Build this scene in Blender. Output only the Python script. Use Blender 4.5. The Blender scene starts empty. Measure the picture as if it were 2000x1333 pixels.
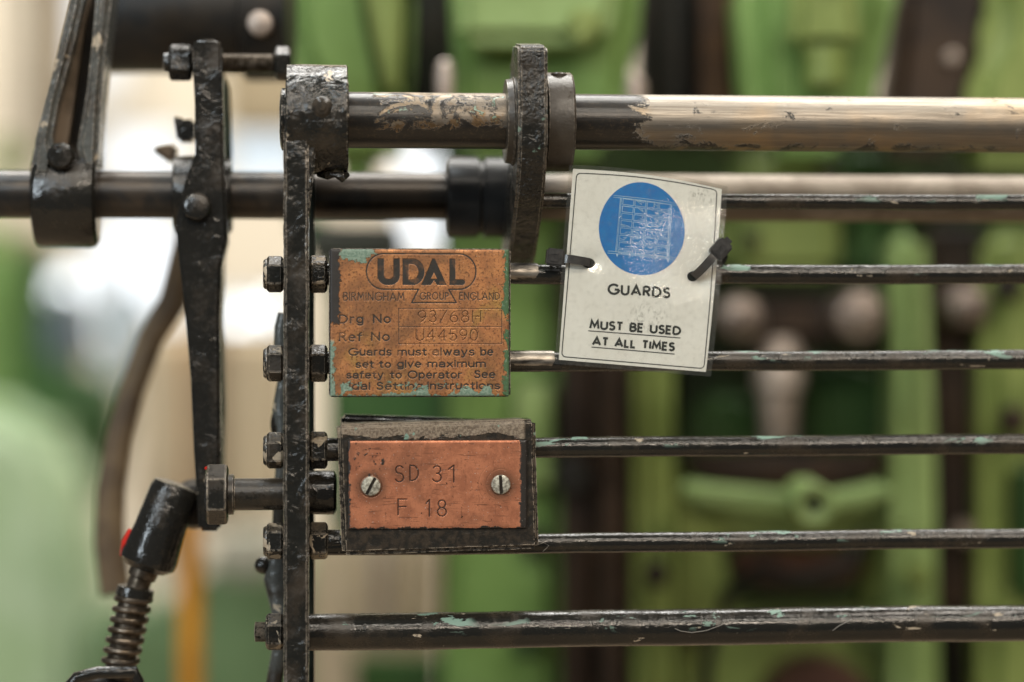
import bpy, bmesh, math, random
import numpy as np
from mathutils import Vector, Matrix, noise as mnoise
random.seed(7)
S = bpy.context.scene
COL = S.collection
R = math.radians
MM = 0.001

# ---------------------------------------------------------------- camera
D = 900.0                                   # mm from lens to the plane of the plates
PX = 0.2                                    # mm per photo pixel on that plane
cam = bpy.data.cameras.new('camera'); camo = bpy.data.objects.new('camera', cam); COL.objects.link(camo)
camo.location = (0, -D * MM, 0); camo.rotation_euler = (R(90), 0, 0)
cam.sensor_width = 36; cam.lens = 36 * D / 400.0
cam.clip_start = 0.02; cam.clip_end = 50
cam.dof.use_dof = True; cam.dof.focus_distance = (D + 1) * MM; cam.dof.aperture_fstop = 1.9; cam.dof.aperture_blades = 9
S.camera = camo
# ---------------------------------------------------------------- light: an indoor works hall, windows left, roof lights above
w = bpy.data.worlds.new('World'); S.world = w; w.use_nodes = True
bg = w.node_tree.nodes['Background']; bg.inputs[0].default_value = (0.86, 0.93, 0.95, 1); bg.inputs[1].default_value = 0.075

def area(name, loc, aim, sx, sy, power, col):
    l = bpy.data.lights.new(name, 'AREA'); l.shape = 'RECTANGLE'; l.size = sx; l.size_y = sy
    l.energy = power; l.color = col
    o = bpy.data.objects.new(name, l); COL.objects.link(o); o.location = loc
    d = Vector(aim) - Vector(loc); o.rotation_euler = d.to_track_quat('-Z', 'Y').to_euler()
    return o
area('roof_light_cool', (-0.75, -0.1, 2.2), (-.1, 0.1, 0), 1.6, 0.25, 15, (0.88, 0.96, 1.0))
area('roof_light_warm', (0.95, -0.1, 2.2), (.1, 0.1, 0), 1.6, 0.25, 11, (1.0, 0.90, 0.78))
area('front_strip_cool', (-0.9, -2.1, 1.15), (0, 0, 0), 1.5, 0.10, 12, (0.84, 0.94, 1.0))
area('front_strip_warm', (0.85, -2.1, 1.15), (0, 0, 0), 1.5, 0.10, 17, (1.0, 0.86, 0.70))
area('front_strip_upper', (0.1, -1.7, 1.75), (0, 0, 0), 2.8, 0.14, 22, (1.0, 0.91, 0.78))
area('front_window_left', (-1.6, -1.9, 0.55), (0, 0, 0), 0.3, 0.9, 14, (0.82, 0.93, 1.0))
area('machine_hall_light', (0.2, 0.45, 1.9), (0.1, 0.2, 0), 2.6, 0.45, 34, (1.0, 0.97, 0.9))
area('far_wall_fill', (0.0, 1.4, 2.2), (0.0, 2.4, 0), 3.0, 0.6, 95, (1.0, 0.97, 0.92))  # added unseen fill that brightens the far wall
S.view_settings.view_transform = 'Standard'; S.view_settings.look = 'None'
S.view_settings.exposure = 0.35; S.view_settings.gamma = 1
S.cycles.use_denoising = True
S.cycles.max_bounces = 6; S.cycles.transparent_max_bounces = 12

# ---------------------------------------------------------------- frames of reference (mm)
YAW = R(5.0); SY, CY = math.sin(YAW), math.cos(YAW); OX = -34.0
def W(px, py, d):                            # photo pixel at depth d behind the focal plane
    s = (D + d) / D
    return ((px - 1000) * PX * s, d, (666.5 - py) * PX * s)
def M(px, py, e=0.0):                        # same in the guard's own frame: a along the bars, e depth, z up
    X = (px - 1000) * PX; Z = (666.5 - py) * PX
    t = (e - OX * SY + D * CY) / (-X * SY + D * CY)
    x = t * X; y = D * t - D
    return ((x - OX) * CY + y * SY, e, t * Z)
def Ma(px, e=0.0): return M(px, 666, e)[0]
def Mz(px, py, e=0.0): return M(px, py, e)[2]

# ---------------------------------------------------------------- mesh helpers
class B:
    def __init__(s): s.b = bmesh.new()
    def _bev(s, geom_edges, w, seg=2):
        if w > 0: bmesh.ops.bevel(s.b, geom=geom_edges, offset=w, segments=seg, affect='EDGES', clamp_overlap=True)
    def merge(s, o):
        me = bpy.data.meshes.new('x'); o.b.to_mesh(me); s.b.from_mesh(me); bpy.data.meshes.remove(me); o.b.free()
    def prism(s, pts, plane, lo, hi, bev=0.5, seg=2):
        t = bmesh.new()
        def v(p, q):
            if plane == 'xz': return (p[0], q, p[1])
            if plane == 'yz': return (q, p[0], p[1])
            return (p[0], p[1], q)
        a = [t.verts.new(v(p, lo)) for p in pts]; c = [t.verts.new(v(p, hi)) for p in pts]
        n = len(pts); t.faces.new(a); t.faces.new(list(reversed(c)))
        for i in range(n): t.faces.new([a[(i+1) % n], a[i], c[i], c[(i+1) % n]])
        bmesh.ops.recalc_face_normals(t, faces=t.faces)
        if bev > 0:
            es = [e for e in t.edges if len(e.link_faces) == 2 and e.calc_face_angle(0) > R(25)]
            bmesh.ops.bevel(t, geom=es, offset=bev, segments=seg, affect='EDGES', clamp_overlap=True)
        me = bpy.data.meshes.new('x'); t.to_mesh(me); t.free(); s.b.from_mesh(me); bpy.data.meshes.remove(me)
        return s
    def box(s, x0, x1, y0, y1, z0, z1, bev=0.5, seg=2):
        return s.prism([(x0, z0), (x1, z0), (x1, z1), (x0, z1)], 'xz', y0, y1, bev, seg)
    def lathe(s, prof, c=(0, 0, 0), axis='x', n=48, rot=0.0, cap=True):
        rings = []
        for a, r in prof:
            ring = []
            for i in range(n):
                th = rot + 2 * math.pi * i / n; u, v = r * math.cos(th), r * math.sin(th)
                p = {'x': (a, u, v), 'y': (u, a, v), 'z': (u, v, a)}[axis]
                ring.append(s.b.verts.new((p[0] + c[0], p[1] + c[1], p[2] + c[2])))
            rings.append(ring)
        fs = []
        for r0, r1 in zip(rings, rings[1:]):
            for i in range(n): fs.append(s.b.faces.new([r0[i], r0[(i+1) % n], r1[(i+1) % n], r1[i]]))
        if cap: fs.append(s.b.faces.new(rings[0])); fs.append(s.b.faces.new(list(reversed(rings[-1]))))
        bmesh.ops.recalc_face_normals(s.b, faces=fs)
        return s
    def tube(s, pts, rad, n=16, cap=True):
        pts = [Vector(p) for p in pts]
        if not hasattr(rad, '__len__'): rad = [rad] * len(pts)
        rings = []; up = None
        for i, p in enumerate(pts):
            t = (pts[min(i+1, len(pts)-1)] - pts[max(i-1, 0)]).normalized()
            if up is None:
                up = Vector((0, 0, 1)) if abs(t.z) < .9 else Vector((0, 1, 0))
            a = (up - t * up.dot(t)).normalized(); b = t.cross(a); up = a
            rings.append([s.b.verts.new(p + (a * math.cos(2*math.pi*k/n) + b * math.sin(2*math.pi*k/n)) * rad[i]) for k in range(n)])
        fs = []
        for r0, r1 in zip(rings, rings[1:]):
            for i in range(n): fs.append(s.b.faces.new([r0[i], r0[(i+1) % n], r1[(i+1) % n], r1[i]]))
        if cap: fs.append(s.b.faces.new(rings[0])); fs.append(s.b.faces.new(list(reversed(rings[-1]))))
        bmesh.ops.recalc_face_normals(s.b, faces=fs)
        return s
    def cuts(s, axis, lo, hi, step):
        no = [0, 0, 0]; no[axis] = 1; k = lo
        while k < hi:
            co = [0, 0, 0]; co[axis] = k
            bmesh.ops.bisect_plane(s.b, geom=s.b.verts[:] + s.b.edges[:] + s.b.faces[:], plane_co=co, plane_no=no)
            k += step
        return s
    def lump(s, amp, scale, fine=0.0, fscale=1.0, seed=0.0):
        s.b.normal_update()
        mv = []
        for v in s.b.verts:
            q = v.co * scale + Vector((seed, seed * 1.7, 3.1))
            d = mnoise.noise(q) * amp + mnoise.noise(q * 2.3) * amp * .5
            if fine: d += mnoise.noise(v.co * fscale + Vector((seed, 0, 0))) * fine
            mv.append(v.normal * d)
        for v, d in zip(s.b.verts, mv): v.co += d
        return s
    def out(s, name, mat, parent=None, anchor=(0, 0, 0), yaw=True, ang=32, smooth=True):
        b = s.b; anc = Vector(anchor if parent is None else parent['_a'])
        for v in b.verts: v.co = (v.co - anc) * MM
        for f in b.faces: f.smooth = smooth
        b.normal_update()
        for e in b.edges:
            if len(e.link_faces) == 2 and e.calc_face_angle(0) > R(ang): e.smooth = False
        me = bpy.data.meshes.new(name); b.to_mesh(me); b.free()
        me.materials.append(mat)
        o = bpy.data.objects.new(name, me); COL.objects.link(o)
        if parent is None: place(o, anchor, yaw)
        else: o.parent = parent
        o['_a'] = list(anc)
        return o

def place(o, anchor, yaw):
    a, e, z = anchor
    if yaw: o.location = ((OX + a * CY - e * SY) * MM, (a * SY + e * CY) * MM, z * MM); o.rotation_euler = (0, 0, YAW)
    else: o.location = (a * MM, e * MM, z * MM)
def tag(o, label, cat, group=None, kind=None):
    o['label'] = label; o['category'] = cat
    if group: o['group'] = group
    if kind: o['kind'] = kind
    return o
def thing(name, label, cat, anchor=(0, 0, 0), yaw=True, group=None):
    o = bpy.data.objects.new(name, None); o.empty_display_size = .01; COL.objects.link(o)
    place(o, anchor, yaw); o['_a'] = list(anchor)
    return tag(o, label, cat, group)
def copy_part(o, da=(0, 0, 0)):
    c = o.copy(); COL.objects.link(c); c.parent = o.parent; c.location = Vector(o.location) + Vector(da) * MM; return c

# ---------------------------------------------------------------- material helpers
class T:
    def __init__(s, name):
        s.m = bpy.data.materials.new(name); s.m.use_nodes = True; s.t = s.m.node_tree; s.t.nodes.clear()
        s.o = s.n('ShaderNodeOutputMaterial')
        tc = s.n('ShaderNodeTexCoord'); s.p = s.vm('SCALE', tc.outputs['Object'], sc=1000.0)   # millimetres
        s.g = s.n('ShaderNodeNewGeometry')
    def n(s, t, **p):
        x = s.t.nodes.new(t)
        for k, v in p.items(): setattr(x, k, v)
        return x
    def put(s, sock, v):
        if isinstance(v, bpy.types.NodeSocket): s.t.links.new(v, sock)
        elif hasattr(v, '__len__') and len(v) == 3 and len(sock.default_value) == 4: sock.default_value = (*v, 1)
        else: sock.default_value = v
    def vm(s, op, a, b=None, sc=None):
        x = s.n('ShaderNodeVectorMath', operation=op); s.put(x.inputs[0], a)
        if b is not None: s.put(x.inputs[1], b)
        if sc is not None: x.inputs['Scale'].default_value = sc
        return x.outputs['Value'] if op in ('DOT_PRODUCT', 'LENGTH') else x.outputs[0]
    def ma(s, op, a, b=0.0, clamp=False):
        x = s.n('ShaderNodeMath', operation=op, use_clamp=clamp); s.put(x.inputs[0], a); s.put(x.inputs[1], b); return x.outputs[0]
    def noise(s, scale, detail=4, rough=.55, dist=0.0, st=(1, 1, 1), off=0.0):
        x = s.n('ShaderNodeTexNoise'); v = s.vm('MULTIPLY', s.p, st)
        if off: v = s.vm('ADD', v, (off, off, off))
        s.put(x.inputs['Vector'], v); s.put(x.inputs['Scale'], scale); s.put(x.inputs['Detail'], detail)
        s.put(x.inputs['Roughness'], rough); s.put(x.inputs['Distortion'], dist); return x.outputs['Fac']
    def voro(s, scale, feature='F1', rnd=1.0):
        x = s.n('ShaderNodeTexVoronoi', feature=feature); s.put(x.inputs['Vector'], s.p); s.put(x.inputs['Scale'], scale); s.put(x.inputs['Randomness'], rnd)
        return x.outputs['Distance']
    def thr(s, v, lo, hi, a=0.0, b=1.0):
        x = s.n('ShaderNodeMapRange', interpolation_type='SMOOTHSTEP'); s.put(x.inputs[0], v)
        for i, k in enumerate((lo, hi, a, b)): s.put(x.inputs[i + 1], k)
        return x.outputs[0]
    def mix(s, f, a, b):
        x = s.n('ShaderNodeMix', data_type='RGBA'); s.put(x.inputs[0], f); s.put(x.inputs[6], a); s.put(x.inputs[7], b); return x.outputs[2]
    def mf(s, f, a, b):
        x = s.n('ShaderNodeMix', data_type='FLOAT'); s.put(x.inputs[0], f); s.put(x.inputs[2], a); s.put(x.inputs[3], b); return x.outputs[0]
    def xyz(s, v=None):
        x = s.n('ShaderNodeSeparateXYZ'); s.put(x.inputs[0], v or s.p); return x.outputs
    def bump(s, h, dist, strength=1.0, normal=None):
        x = s.n('ShaderNodeBump'); s.put(x.inputs['Height'], h); s.put(x.inputs['Distance'], dist * MM); s.put(x.inputs['Strength'], strength)
        if normal is not None: s.put(x.inputs['Normal'], normal)
        return x.outputs[0]
    def edge(s, radius=.7, lo=.03, hi=.12):
        x = s.n('ShaderNodeBevel', samples=4); x.inputs['Radius'].default_value = radius * MM
        d = s.vm('DOT_PRODUCT', x.outputs[0], s.g.outputs['Normal'])
        return s.thr(s.ma('SUBTRACT', 1.0, d), lo, hi)
    def up(s): return s.xyz(s.g.outputs['Normal'])[2]
    def attr(s, n):
        x = s.n('ShaderNodeAttribute', attribute_name=n); return x.outputs['Fac']
    def fin(s, col, rough=.5, metal=0.0, normal=None, spec=.5, coat=0.0, **k):
        b = s.n('ShaderNodeBsdfPrincipled'); s.put(b.inputs['Base Color'], col); s.put(b.inputs['Roughness'], rough)
        s.put(b.inputs['Metallic'], metal); s.put(b.inputs['Specular IOR Level'], spec)
        if coat: s.put(b.inputs['Coat Weight'], coat); b.inputs['Coat Roughness'].default_value = .12
        if normal is not None: s.put(b.inputs['Normal'], normal)
        for kk, v in k.items(): s.put(b.inputs[kk.replace('_', ' ')], v)
        s.t.links.new(b.outputs[0], s.o.inputs[0]); s.b = b
        return s.m

TEAL = (.17, .27, .215); BEIGE = (.40, .33, .24); BARE = (.42, .36, .29)
def black_paint(name, lump_s=.35, lump_h=.5, fine_h=.06, teal=.70, beige=.72, chip_s=.09, edge=.5, dust=.5, rough=.2, st=(1, 1, 1), topteal=False, seed=0., base=(.013, .0125, .0105)):
    t = T(name)
    n1 = t.noise(lump_s, 2, .5, .4, st, seed); n2 = t.noise(lump_s * 5, 2, .5, 0, st, seed + 3); pit = t.voro(lump_s * 1.7)
    n3 = t.noise(.06, 4, .6, 0, (1, 1, 1), seed + 9)
    col = t.mix(t.thr(n3, .45, .7), base, (.032, .024, .016))
    rgh = t.mf(t.thr(n3, .42, .68), rough, rough + .22)
    rgh = t.ma('ADD', rgh, t.ma('MULTIPLY', t.ma('SUBTRACT', n2, .5), .3))
    # grit and dust specks in the paint
    sp = t.thr(t.noise(2.4, 2, .5, 0, (1, 1, 1), seed + 5), .70, .76)
    col = t.mix(t.ma('MULTIPLY', sp, .5), col, (.22, .19, .15))
    # chips down to the teal undercoat and the beige primer
    c1 = t.thr(t.noise(chip_s, 6, .62, .6, st, seed + 20), teal, teal + .012)
    c1 = t.ma('MULTIPLY', c1, t.thr(t.noise(.022, 3, .5, 0, (1, 1, 1), seed + 90), .42, .52))
    if topteal: c1 = t.ma('MULTIPLY', c1, t.thr(t.up(), -.2, .5))
    c2 = t.thr(t.noise(chip_s * 1.3, 6, .6, .5, st, seed + 40), beige, beige + .012)
    col = t.mix(c1, col, TEAL); col = t.mix(c2, col, BEIGE)
    rgh = t.mf(t.ma('MAXIMUM', c1, c2), rgh, .55)
    met = 0.0
    if edge > 0:
        e = t.ma('MULTIPLY', t.edge(.6), t.thr(t.noise(.7, 5, .6, 0, (1, 1, 1), seed + 60), .62 - .25 * edge, .70 - .2 * edge))
        col = t.mix(e, col, BARE); rgh = t.mf(e, rgh, .42); met = t.ma('MULTIPLY', e, .5)
    if dust > 0:
        d = t.ma('MULTIPLY', t.ma('MULTIPLY', t.thr(t.up(), .55, .98), t.thr(t.noise(.8, 6, .7, 0, (1, 1, 1), seed + 80), .35, .7)), dust)
        col = t.mix(d, col, (.16, .125, .085)); rgh = t.mf(d, rgh, .85)
    wr = t.noise(lump_s * 1.2, 3, .55, 1.2, st, seed + 7)
    h = t.ma('ADD', t.ma('MULTIPLY', n1, 1.0), t.ma('MULTIPLY', t.ma('ABSOLUTE', t.ma('SUBTRACT', wr, .5)), 1.3))
    h = t.ma('ADD', h, t.ma('MULTIPLY', t.thr(pit, 0, .5), .2))
    big_ = t.thr(t.noise(.05, 3, .5, 0, (1, 1, 1), seed + 70), .35, .65, .35, 1.25); h = t.ma('MULTIPLY', h, big_)
    nn = t.bump(h, lump_h * 1.2); nn = t.bump(n2, fine_h * 1.2, .8, nn)
    nn = t.bump(t.ma('ADD', c1, c2), -.12, .7, nn)
    return t.fin(col, rgh, met, nn, .5)

def green_paint(name, col, col2, rough=.45, grime=.5, seed=0.):
    t = T(name)
    a = t.noise(.02, 5, .6, .3, (1, 1, 1), seed); b = t.noise(.09, 5, .65, .2, (1, 1, 1), seed + 4)
    c = t.mix(t.thr(a, .35, .68), col, col2)
    c = t.mix(t.ma('MULTIPLY', t.thr(b, .56, .72), grime), c, (.035, .035, .018))
    return t.fin(c, t.mf(b, rough - .15, rough + .1), 0.0, t.bump(b, .6, .5), .25)
def simple(name, col, rough=.6, col2=None, s=.05, metal=0.0, seed=0.):
    t = T(name); a = t.noise(s, 4, .6, 0, (1, 1, 1), seed)
    c = t.mix(t.thr(a, .35, .65), col, col2 or tuple(x * .6 for x in col))
    return t.fin(c, rough, metal, t.bump(a, .3, .4), .5 if metal else .22)
def glow(name, col, st):
    t = T(name); e = t.n('ShaderNodeEmission'); t.put(e.inputs[0], col); e.inputs[1].default_value = st
    t.t.links.new(e.outputs[0], t.o.inputs[0]); return t.m

m_up = black_paint('lumpy_black_paint', .17, .5, .09, .76, .76, .1, .95, .35, .16, st=(1, 1, .8))
m_hub = black_paint('cracked_black_paint', .16, .6, .05, .80, .64, .07, .5, .1, .12, seed=4.)
m_rail = black_paint('chipped_rail_paint', .4, .09, .05, .60, .665, .17, 0, .12, .11, st=(.35, 1, 1), topteal=True, seed=11.)
m_nut = black_paint('nut_paint', .25, .2, .05, .80, .575, .12, .9, .9, .2, seed=2.)
m_lever = black_paint('lever_paint', .25, .95, .08, .61, .80, .11, .9, .1, .2, seed=31.)
m_blk = black_paint('block_paint', .4, .3, .1, .78, .74, .12, .9, .8, .4, seed=17.)
m_soft = black_paint('worn_dark_paint', .13, .4, .05, .80, .70, .07, 0, .2, .16, seed=23., base=(.014, .013, .011))
m_blackdk = simple('greasy_black_steel', (.012, .011, .010), .45, (.03, .022, .015))
m_collar = black_paint('oily_brown_steel', .15, .12, .08, .9, .8, .07, .6, 0, .3, seed=50., base=(.05, .04, .03))
m_boltp = black_paint('bolt_head_paint', .15, .2, .04, .9, .78, .1, 1.0, .2, .16, seed=71.)
m_bare = black_paint('half_stripped_nut_paint', .2, .15, .05, .9, .52, .12, 1.0, .5, .25, seed=91.)
m_bolt = simple('glossy_dark_bolt', (.022, .02, .017), .2, (.05, .04, .03), .3)
m_screw = simple('bright_screw_steel', (.60, .58, .48), .45, (.22, .20, .16), .9, .55)
m_thread = simple('dark_thread_steel', (.16, .13, .1), .35, (.06, .045, .03), .3, .8)

# ---------------------------------------------------------------- stroke lettering
def arc(cx, cy, rx, ry, a0, a1, n=14):
    return [(cx + rx * math.cos(R(a0 + (a1 - a0) * i / n)), cy + ry * math.sin(R(a0 + (a1 - a0) * i / n))) for i in range(n + 1)]
G = {
 'A': (.8, [[(0, 0), (.4, 1), (.8, 0)], [(.14, .3), (.66, .3)]]),
 'B': (.54, [[(0, 0), (0, 1)], [(0, 1), (.26, 1)] + arc(.26, .765, .23, .235, 90, -90) + [(0, .53)], [(0, .53), (.28, .53)] + arc(.28, .265, .26, .265, 90, -90) + [(0, 0)]]),
 'D': (.68, [[(0, 0), (0, 1)], [(0, 1), (.18, 1)] + arc(.18, .5, .5, .5, 90, -90, 22) + [(0, 0)]]),
 'E': (.46, [[(.46, 1), (0, 1), (0, 0), (.46, 0)], [(0, .52), (.42, .52)]]),
 'F': (.46, [[(.46, 1), (0, 1), (0, 0)], [(0, .52), (.42, .52)]]),
 'G': (.9, [arc(.48, .5, .48, .5, 42, 350, 26) + [(.95, .47)], [(.96, .47), (.55, .47)]]),
 'H': (.6, [[(0, 0), (0, 1)], [(.6, 0), (.6, 1)], [(0, .52), (.6, .52)]]),
 'I': (.0, [[(0, 0), (0, 1)]]),
 'L': (.42, [[(0, 1), (0, 0), (.42, 0)]]),
 'M': (.86, [[(0, 0), (.12, 1), (.43, .28), (.74, 1), (.86, 0)]]),
 'N': (.66, [[(0, 0), (0, 1), (.66, 0), (.66, 1)]]),
 'O': (.9, [arc(.45, .5, .45, .5, 90, 450, 28)]),
 'P': (.5, [[(0, 0), (0, 1)], [(0, 1), (.25, 1)] + arc(.25, .735, .25, .265, 90, -90) + [(0, .47)]]),
 'R': (.54, [[(0, 0), (0, 1)], [(0, 1), (.25, 1)] + arc(.25, .75, .25, .25, 90, -90) + [(0, .5)], [(.22, .5), (.54, 0)]]),
 'S': (.5, [arc(.26, .765, .22, .235, 25, 270) + arc(.25, .265, .25, .265, 88, -155)]),
 'T': (.56, [[(0, 1), (.56, 1)], [(.28, 1), (.28, 0)]]),
 'U': (.6, [[(0, 1), (0, .3)] + arc(.3, .3, .3, .3, 180, 360) + [(.6, 1)]]),
 '0': (.56, [arc(.28, .5, .28, .5, 90, 450, 24)]),
 '1': (.22, [[(0, .78), (.2, 1), (.2, 0)]]),
 '3': (.5, [arc(.24, .76, .22, .24, 150, -90) + arc(.24, .265, .25, .265, 90, -155)]),
 '4': (.6, [[(.44, 0), (.44, 1), (0, .3), (.6, .3)]]),
 '5': (.54, [[(.5, 1), (.1, 1), (.05, .56)] + arc(.26, .31, .28, .31, 125, -150)]),
 '6': (.54, [arc(.27, .3, .27, .3, 90, 450, 20), [(.0, .3)] + arc(.5, .35, .5, .64, 178, 110, 8)]),
 '8': (.54, [arc(.27, .76, .22, .24, 90, 450, 18), arc(.27, .265, .27, .265, 90, 450, 20)]),
 '9': (.54, [arc(.27, .7, .27, .3, 90, 450, 20), [(.54, .7)] + arc(.04, .65, .5, .64, -2, -70, 8)]),
 '/': (.5, [[(0, -.05), (.5, 1.05)]]),
 'a': (.5, [arc(.26, .5, .23, .22, 160, 0, 8) + [(.49, 0)], [(.49, .42), (.22, .4)] + arc(.2, .2, .2, .2, 90, 270, 8) + [(.34, 0), (.49, .14)]]),
 'b': (.52, [[(0, 1), (0, 0)], arc(.26, .36, .26, .36, 90, 450, 18)]),
 'e': (.52, [[(0, .38), (.52, .38)] + arc(.26, .36, .26, .36, 5, 310, 18)]),
 'd': (.52, [[(.52, 1), (.52, 0)], arc(.26, .36, .26, .36, 90, 450, 18)]),
 'f': (.3, [[(.1, 0), (.1, .8)] + arc(.28, .8, .18, .2, 180, 90, 6), [(-.04, .7), (.3, .7)]]),
 'g': (.52, [arc(.26, .36, .26, .36, 90, 450, 18), [(.52, .72), (.52, -.08)] + arc(.27, -.08, .25, .2, 0, -160, 8)]),
 'i': (.0, [[(0, 0), (0, .72)], [(0, .9), (0, 1)]]),
 'l': (.0, [[(0, 0), (0, 1)]]),
 'm': (.8, [[(0, 0), (0, .72)], [(0, .45)] + arc(.2, .5, .2, .2, 180, 0, 8) + [(.4, 0)], [(.4, .45)] + arc(.6, .5, .2, .2, 180, 0, 8) + [(.8, 0)]]),
 'n': (.46, [[(0, 0), (0, .72)], [(0, .42)] + arc(.23, .47, .23, .24, 180, 0, 8) + [(.46, 0)]]),
 'o': (.54, [arc(.27, .36, .27, .36, 90, 450, 20)]),
 'p': (.52, [[(0, .72), (0, -.28)], arc(.26, .36, .26, .36, 90, 450, 18)]),
 'r': (.28, [[(0, 0), (0, .72)], [(0, .4)] + arc(.24, .44, .24, .27, 180, 80, 6)]),
 's': (.42, [arc(.21, .54, .19, .18, 25, 270, 10) + arc(.21, .18, .21, .18, 88, -155, 10)]),
 't': (.3, [[(.12, .92), (.12, .15)] + arc(.27, .15, .15, .15, 180, 275, 5), [(-.03, .7), (.3, .7)]]),
 'c': (.48, [arc(.26, .36, .26, .36, 45, 315, 16)]),
 'u': (.46, [[(0, .72), (0, .26)] + arc(.23, .25, .23, .25, 180, 360, 8), [(.46, .72), (.46, 0)]]),
 'v': (.46, [[(0, .72), (.23, 0), (.46, .72)]]),
 'w': (.72, [[(0, .72), (.18, 0), (.36, .72), (.54, 0), (.72, .72)]]),
 'x': (.46, [[(0, .72), (.46, 0)], [(.46, .72), (0, 0)]]),
 'y': (.48, [[(0, .72), (.25, 0)], [(.48, .72), (.18, -.22), (.02, -.26)]]),
 ' ': (.3, []),
}
def lay(text, x0, x1, base, cap, gap=.24, slant=0.0):     # strokes in plate coordinates, y DOWN like the photo
    wd = sum(G[c][0] for c in text) + gap * (len(text) - 1); sx = (x1 - x0) / wd; h = base - cap; x = 0; outp = []
    for c in text:
        for st in G[c][1]: outp.append([(x0 + (x + p[0]) * sx, base - p[1] * h) for p in st])
        x += G[c][0] + gap
    return outp
def dist_field(H, Wd, sc, strokes, hw, x_off=0, y_off=0, clip=None):
    """signed coverage grid: min over strokes of distance - hw, in plate units; grid cell = 1/sc"""
    f = np.full((H, Wd), 9.0)
    for st in strokes:
        for (ax, ay), (bx, by) in zip(st, st[1:]):
            x0 = int(max(0, (min(ax, bx) - x_off - hw - 3) * sc)); x1 = int(min(Wd, (max(ax, bx) - x_off + hw + 3) * sc + 1))
            y0 = int(max(0, (min(ay, by) - y_off - hw - 3) * sc)); y1 = int(min(H, (max(ay, by) - y_off + hw + 3) * sc + 1))
            if x1 <= x0 or y1 <= y0: continue
            gx, gy = np.meshgrid(np.arange(x0, x1) / sc + x_off, np.arange(y0, y1) / sc + y_off)
            dx, dy = bx - ax, by - ay; L = dx * dx + dy * dy + 1e-9
            t = np.clip(((gx - ax) * dx + (gy - ay) * dy) / L, 0, 1)
            d = np.hypot(gx - ax - t * dx, gy - ay - t * dy) - hw
            if clip is not None: d = np.maximum(d, np.maximum(clip[0] - gy, gy - clip[1]))
            f[y0:y1, x0:x1] = np.minimum(f[y0:y1, x0:x1], d)
    return f

# ================================================================= THE GUARD
E_BAR = 8.0
guard = thing('machine_guard', 'black painted guard of horizontal round rails bolted to a lumpy flat upright', 'machine guard', M(578, 700, 0))
# upright: a flat bar on edge
ua, ub = Ma(554, -11), Ma(603, -11)
ztop = Mz(575, 250, -8)
b = B().box(ua, ub, -11, 22, Mz(575, 1400, -8), ztop, .9)
b.cuts(2, Mz(575, 1400, -8), ztop, 1.5).cuts(1, -10, 22, 2.0).cuts(0, ua + 1.2, ub - .8, 1.7)
b.lump(.32, .11, .22, .42, 5.)
b.out('upright', m_up, guard)
# top boss clamped round the pivot shaft
zs = Mz(830, 236, E_BAR)                      # pivot shaft axis
hb = B(); r = 21.5
hb.lathe([(Ma(557, -10), r - 1.6), (Ma(560, -10), r), (Ma(575, -10), r), (Ma(600, -10), r), (Ma(630, -10), r), (Ma(660, -10), r), (Ma(678, -10), r), (Ma(681, -10), r - .9), (Ma(681, -10), r - 2)], (0, E_BAR, zs), n=96)
hb.lump(.25, .12, .1, .5, 2.)
hb.out('clamp_boss', m_hub, guard)
# filler web flaring from the boss down to the upright
fb = B().prism([(Ma(596, -6), Mz(600, 262, -6)), (Ma(618, -6), Mz(618, 290, -6)), (Ma(612, -6), Mz(612, 335, -6)), (Ma(604, -6), Mz(604, 420, -6)), (Ma(596, -6), Mz(596, 430, -6))], 'xz', -9.5, 20, 1.5, 3)
bmesh.ops.subdivide_edges(fb.b, edges=fb.b.edges[:], cuts=2, use_grid_fill=True); fb.lump(.4, .15)
fb.out('web', m_hub, guard)
# drip at the boss's foot
B().tube([M(622, 341, 6), M(640, 343, 2), M(655, 342, 1), M(668, 346, 1), M(680, 341, 3)], [1.0, 1.6, 1.2, 2.2, 1.0], 12).lump(.2, .3).out('paint_drip', m_hub, guard)
# set bolt, cap headed
p = M(629, 209, -18)
sb = B().lathe([(-22.5, 1.2), (-22.4, 2.4), (-21.2, 4.0), (-20.2, 4.75), (-15, 4.85), (-13, 4.6)], (p[0], 8, p[2]), 'y', 40)
sb.lathe([(-22.2, 1.6), (-23.1, 1.4), (-23.15, .9)], (p[0], 8, p[2]), 'y', 6)
sb.out('set_bolt', m_bolt, guard)
# rails
def rail(x0, x1, py, pxr, r, seed):
    z = Mz(pxr, py, E_BAR); a0, a1 = Ma(x0, E_BAR), Ma(x1, E_BAR); n = int((a1 - a0) / 1.4)
    bb = B().lathe([(a0 + (a1 - a0) * i / n, r) for i in range(n + 1)], (0, E_BAR, z), n=30)
    bb.lump(r * .018 + .02, .06, r * .014, .8, seed); [setattr(v_.co, 'z', v_.co.z - .35 * math.sin((v_.co.x + seed * 31) * .012) + .12 * math.sin((v_.co.x + seed * 17) * .05)) for v_ in bb.b.verts]
    return bb, z
rails = []
for x0, py, pxr, r, sd in ((1015, 393, 1500, 3.05, 1), (560, 535, 1300, 3.95, 2), (560, 705, 1300, 3.95, 3), (560, 872, 1300, 4.1, 4), (560, 1059, 1300, 4.0, 5), (560, 1226, 1300, 7.3, 6)):
    bb, z = rail(x0, 2120, py, pxr, r, sd); o = bb.out('guard_rail', m_rail, guard); rails.append(z)
    if sd == 6: o['label'] = 'thickest bottom rail'
    if sd == 1: o['label'] = 'thin top rail starting behind the hanging sign'
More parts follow.
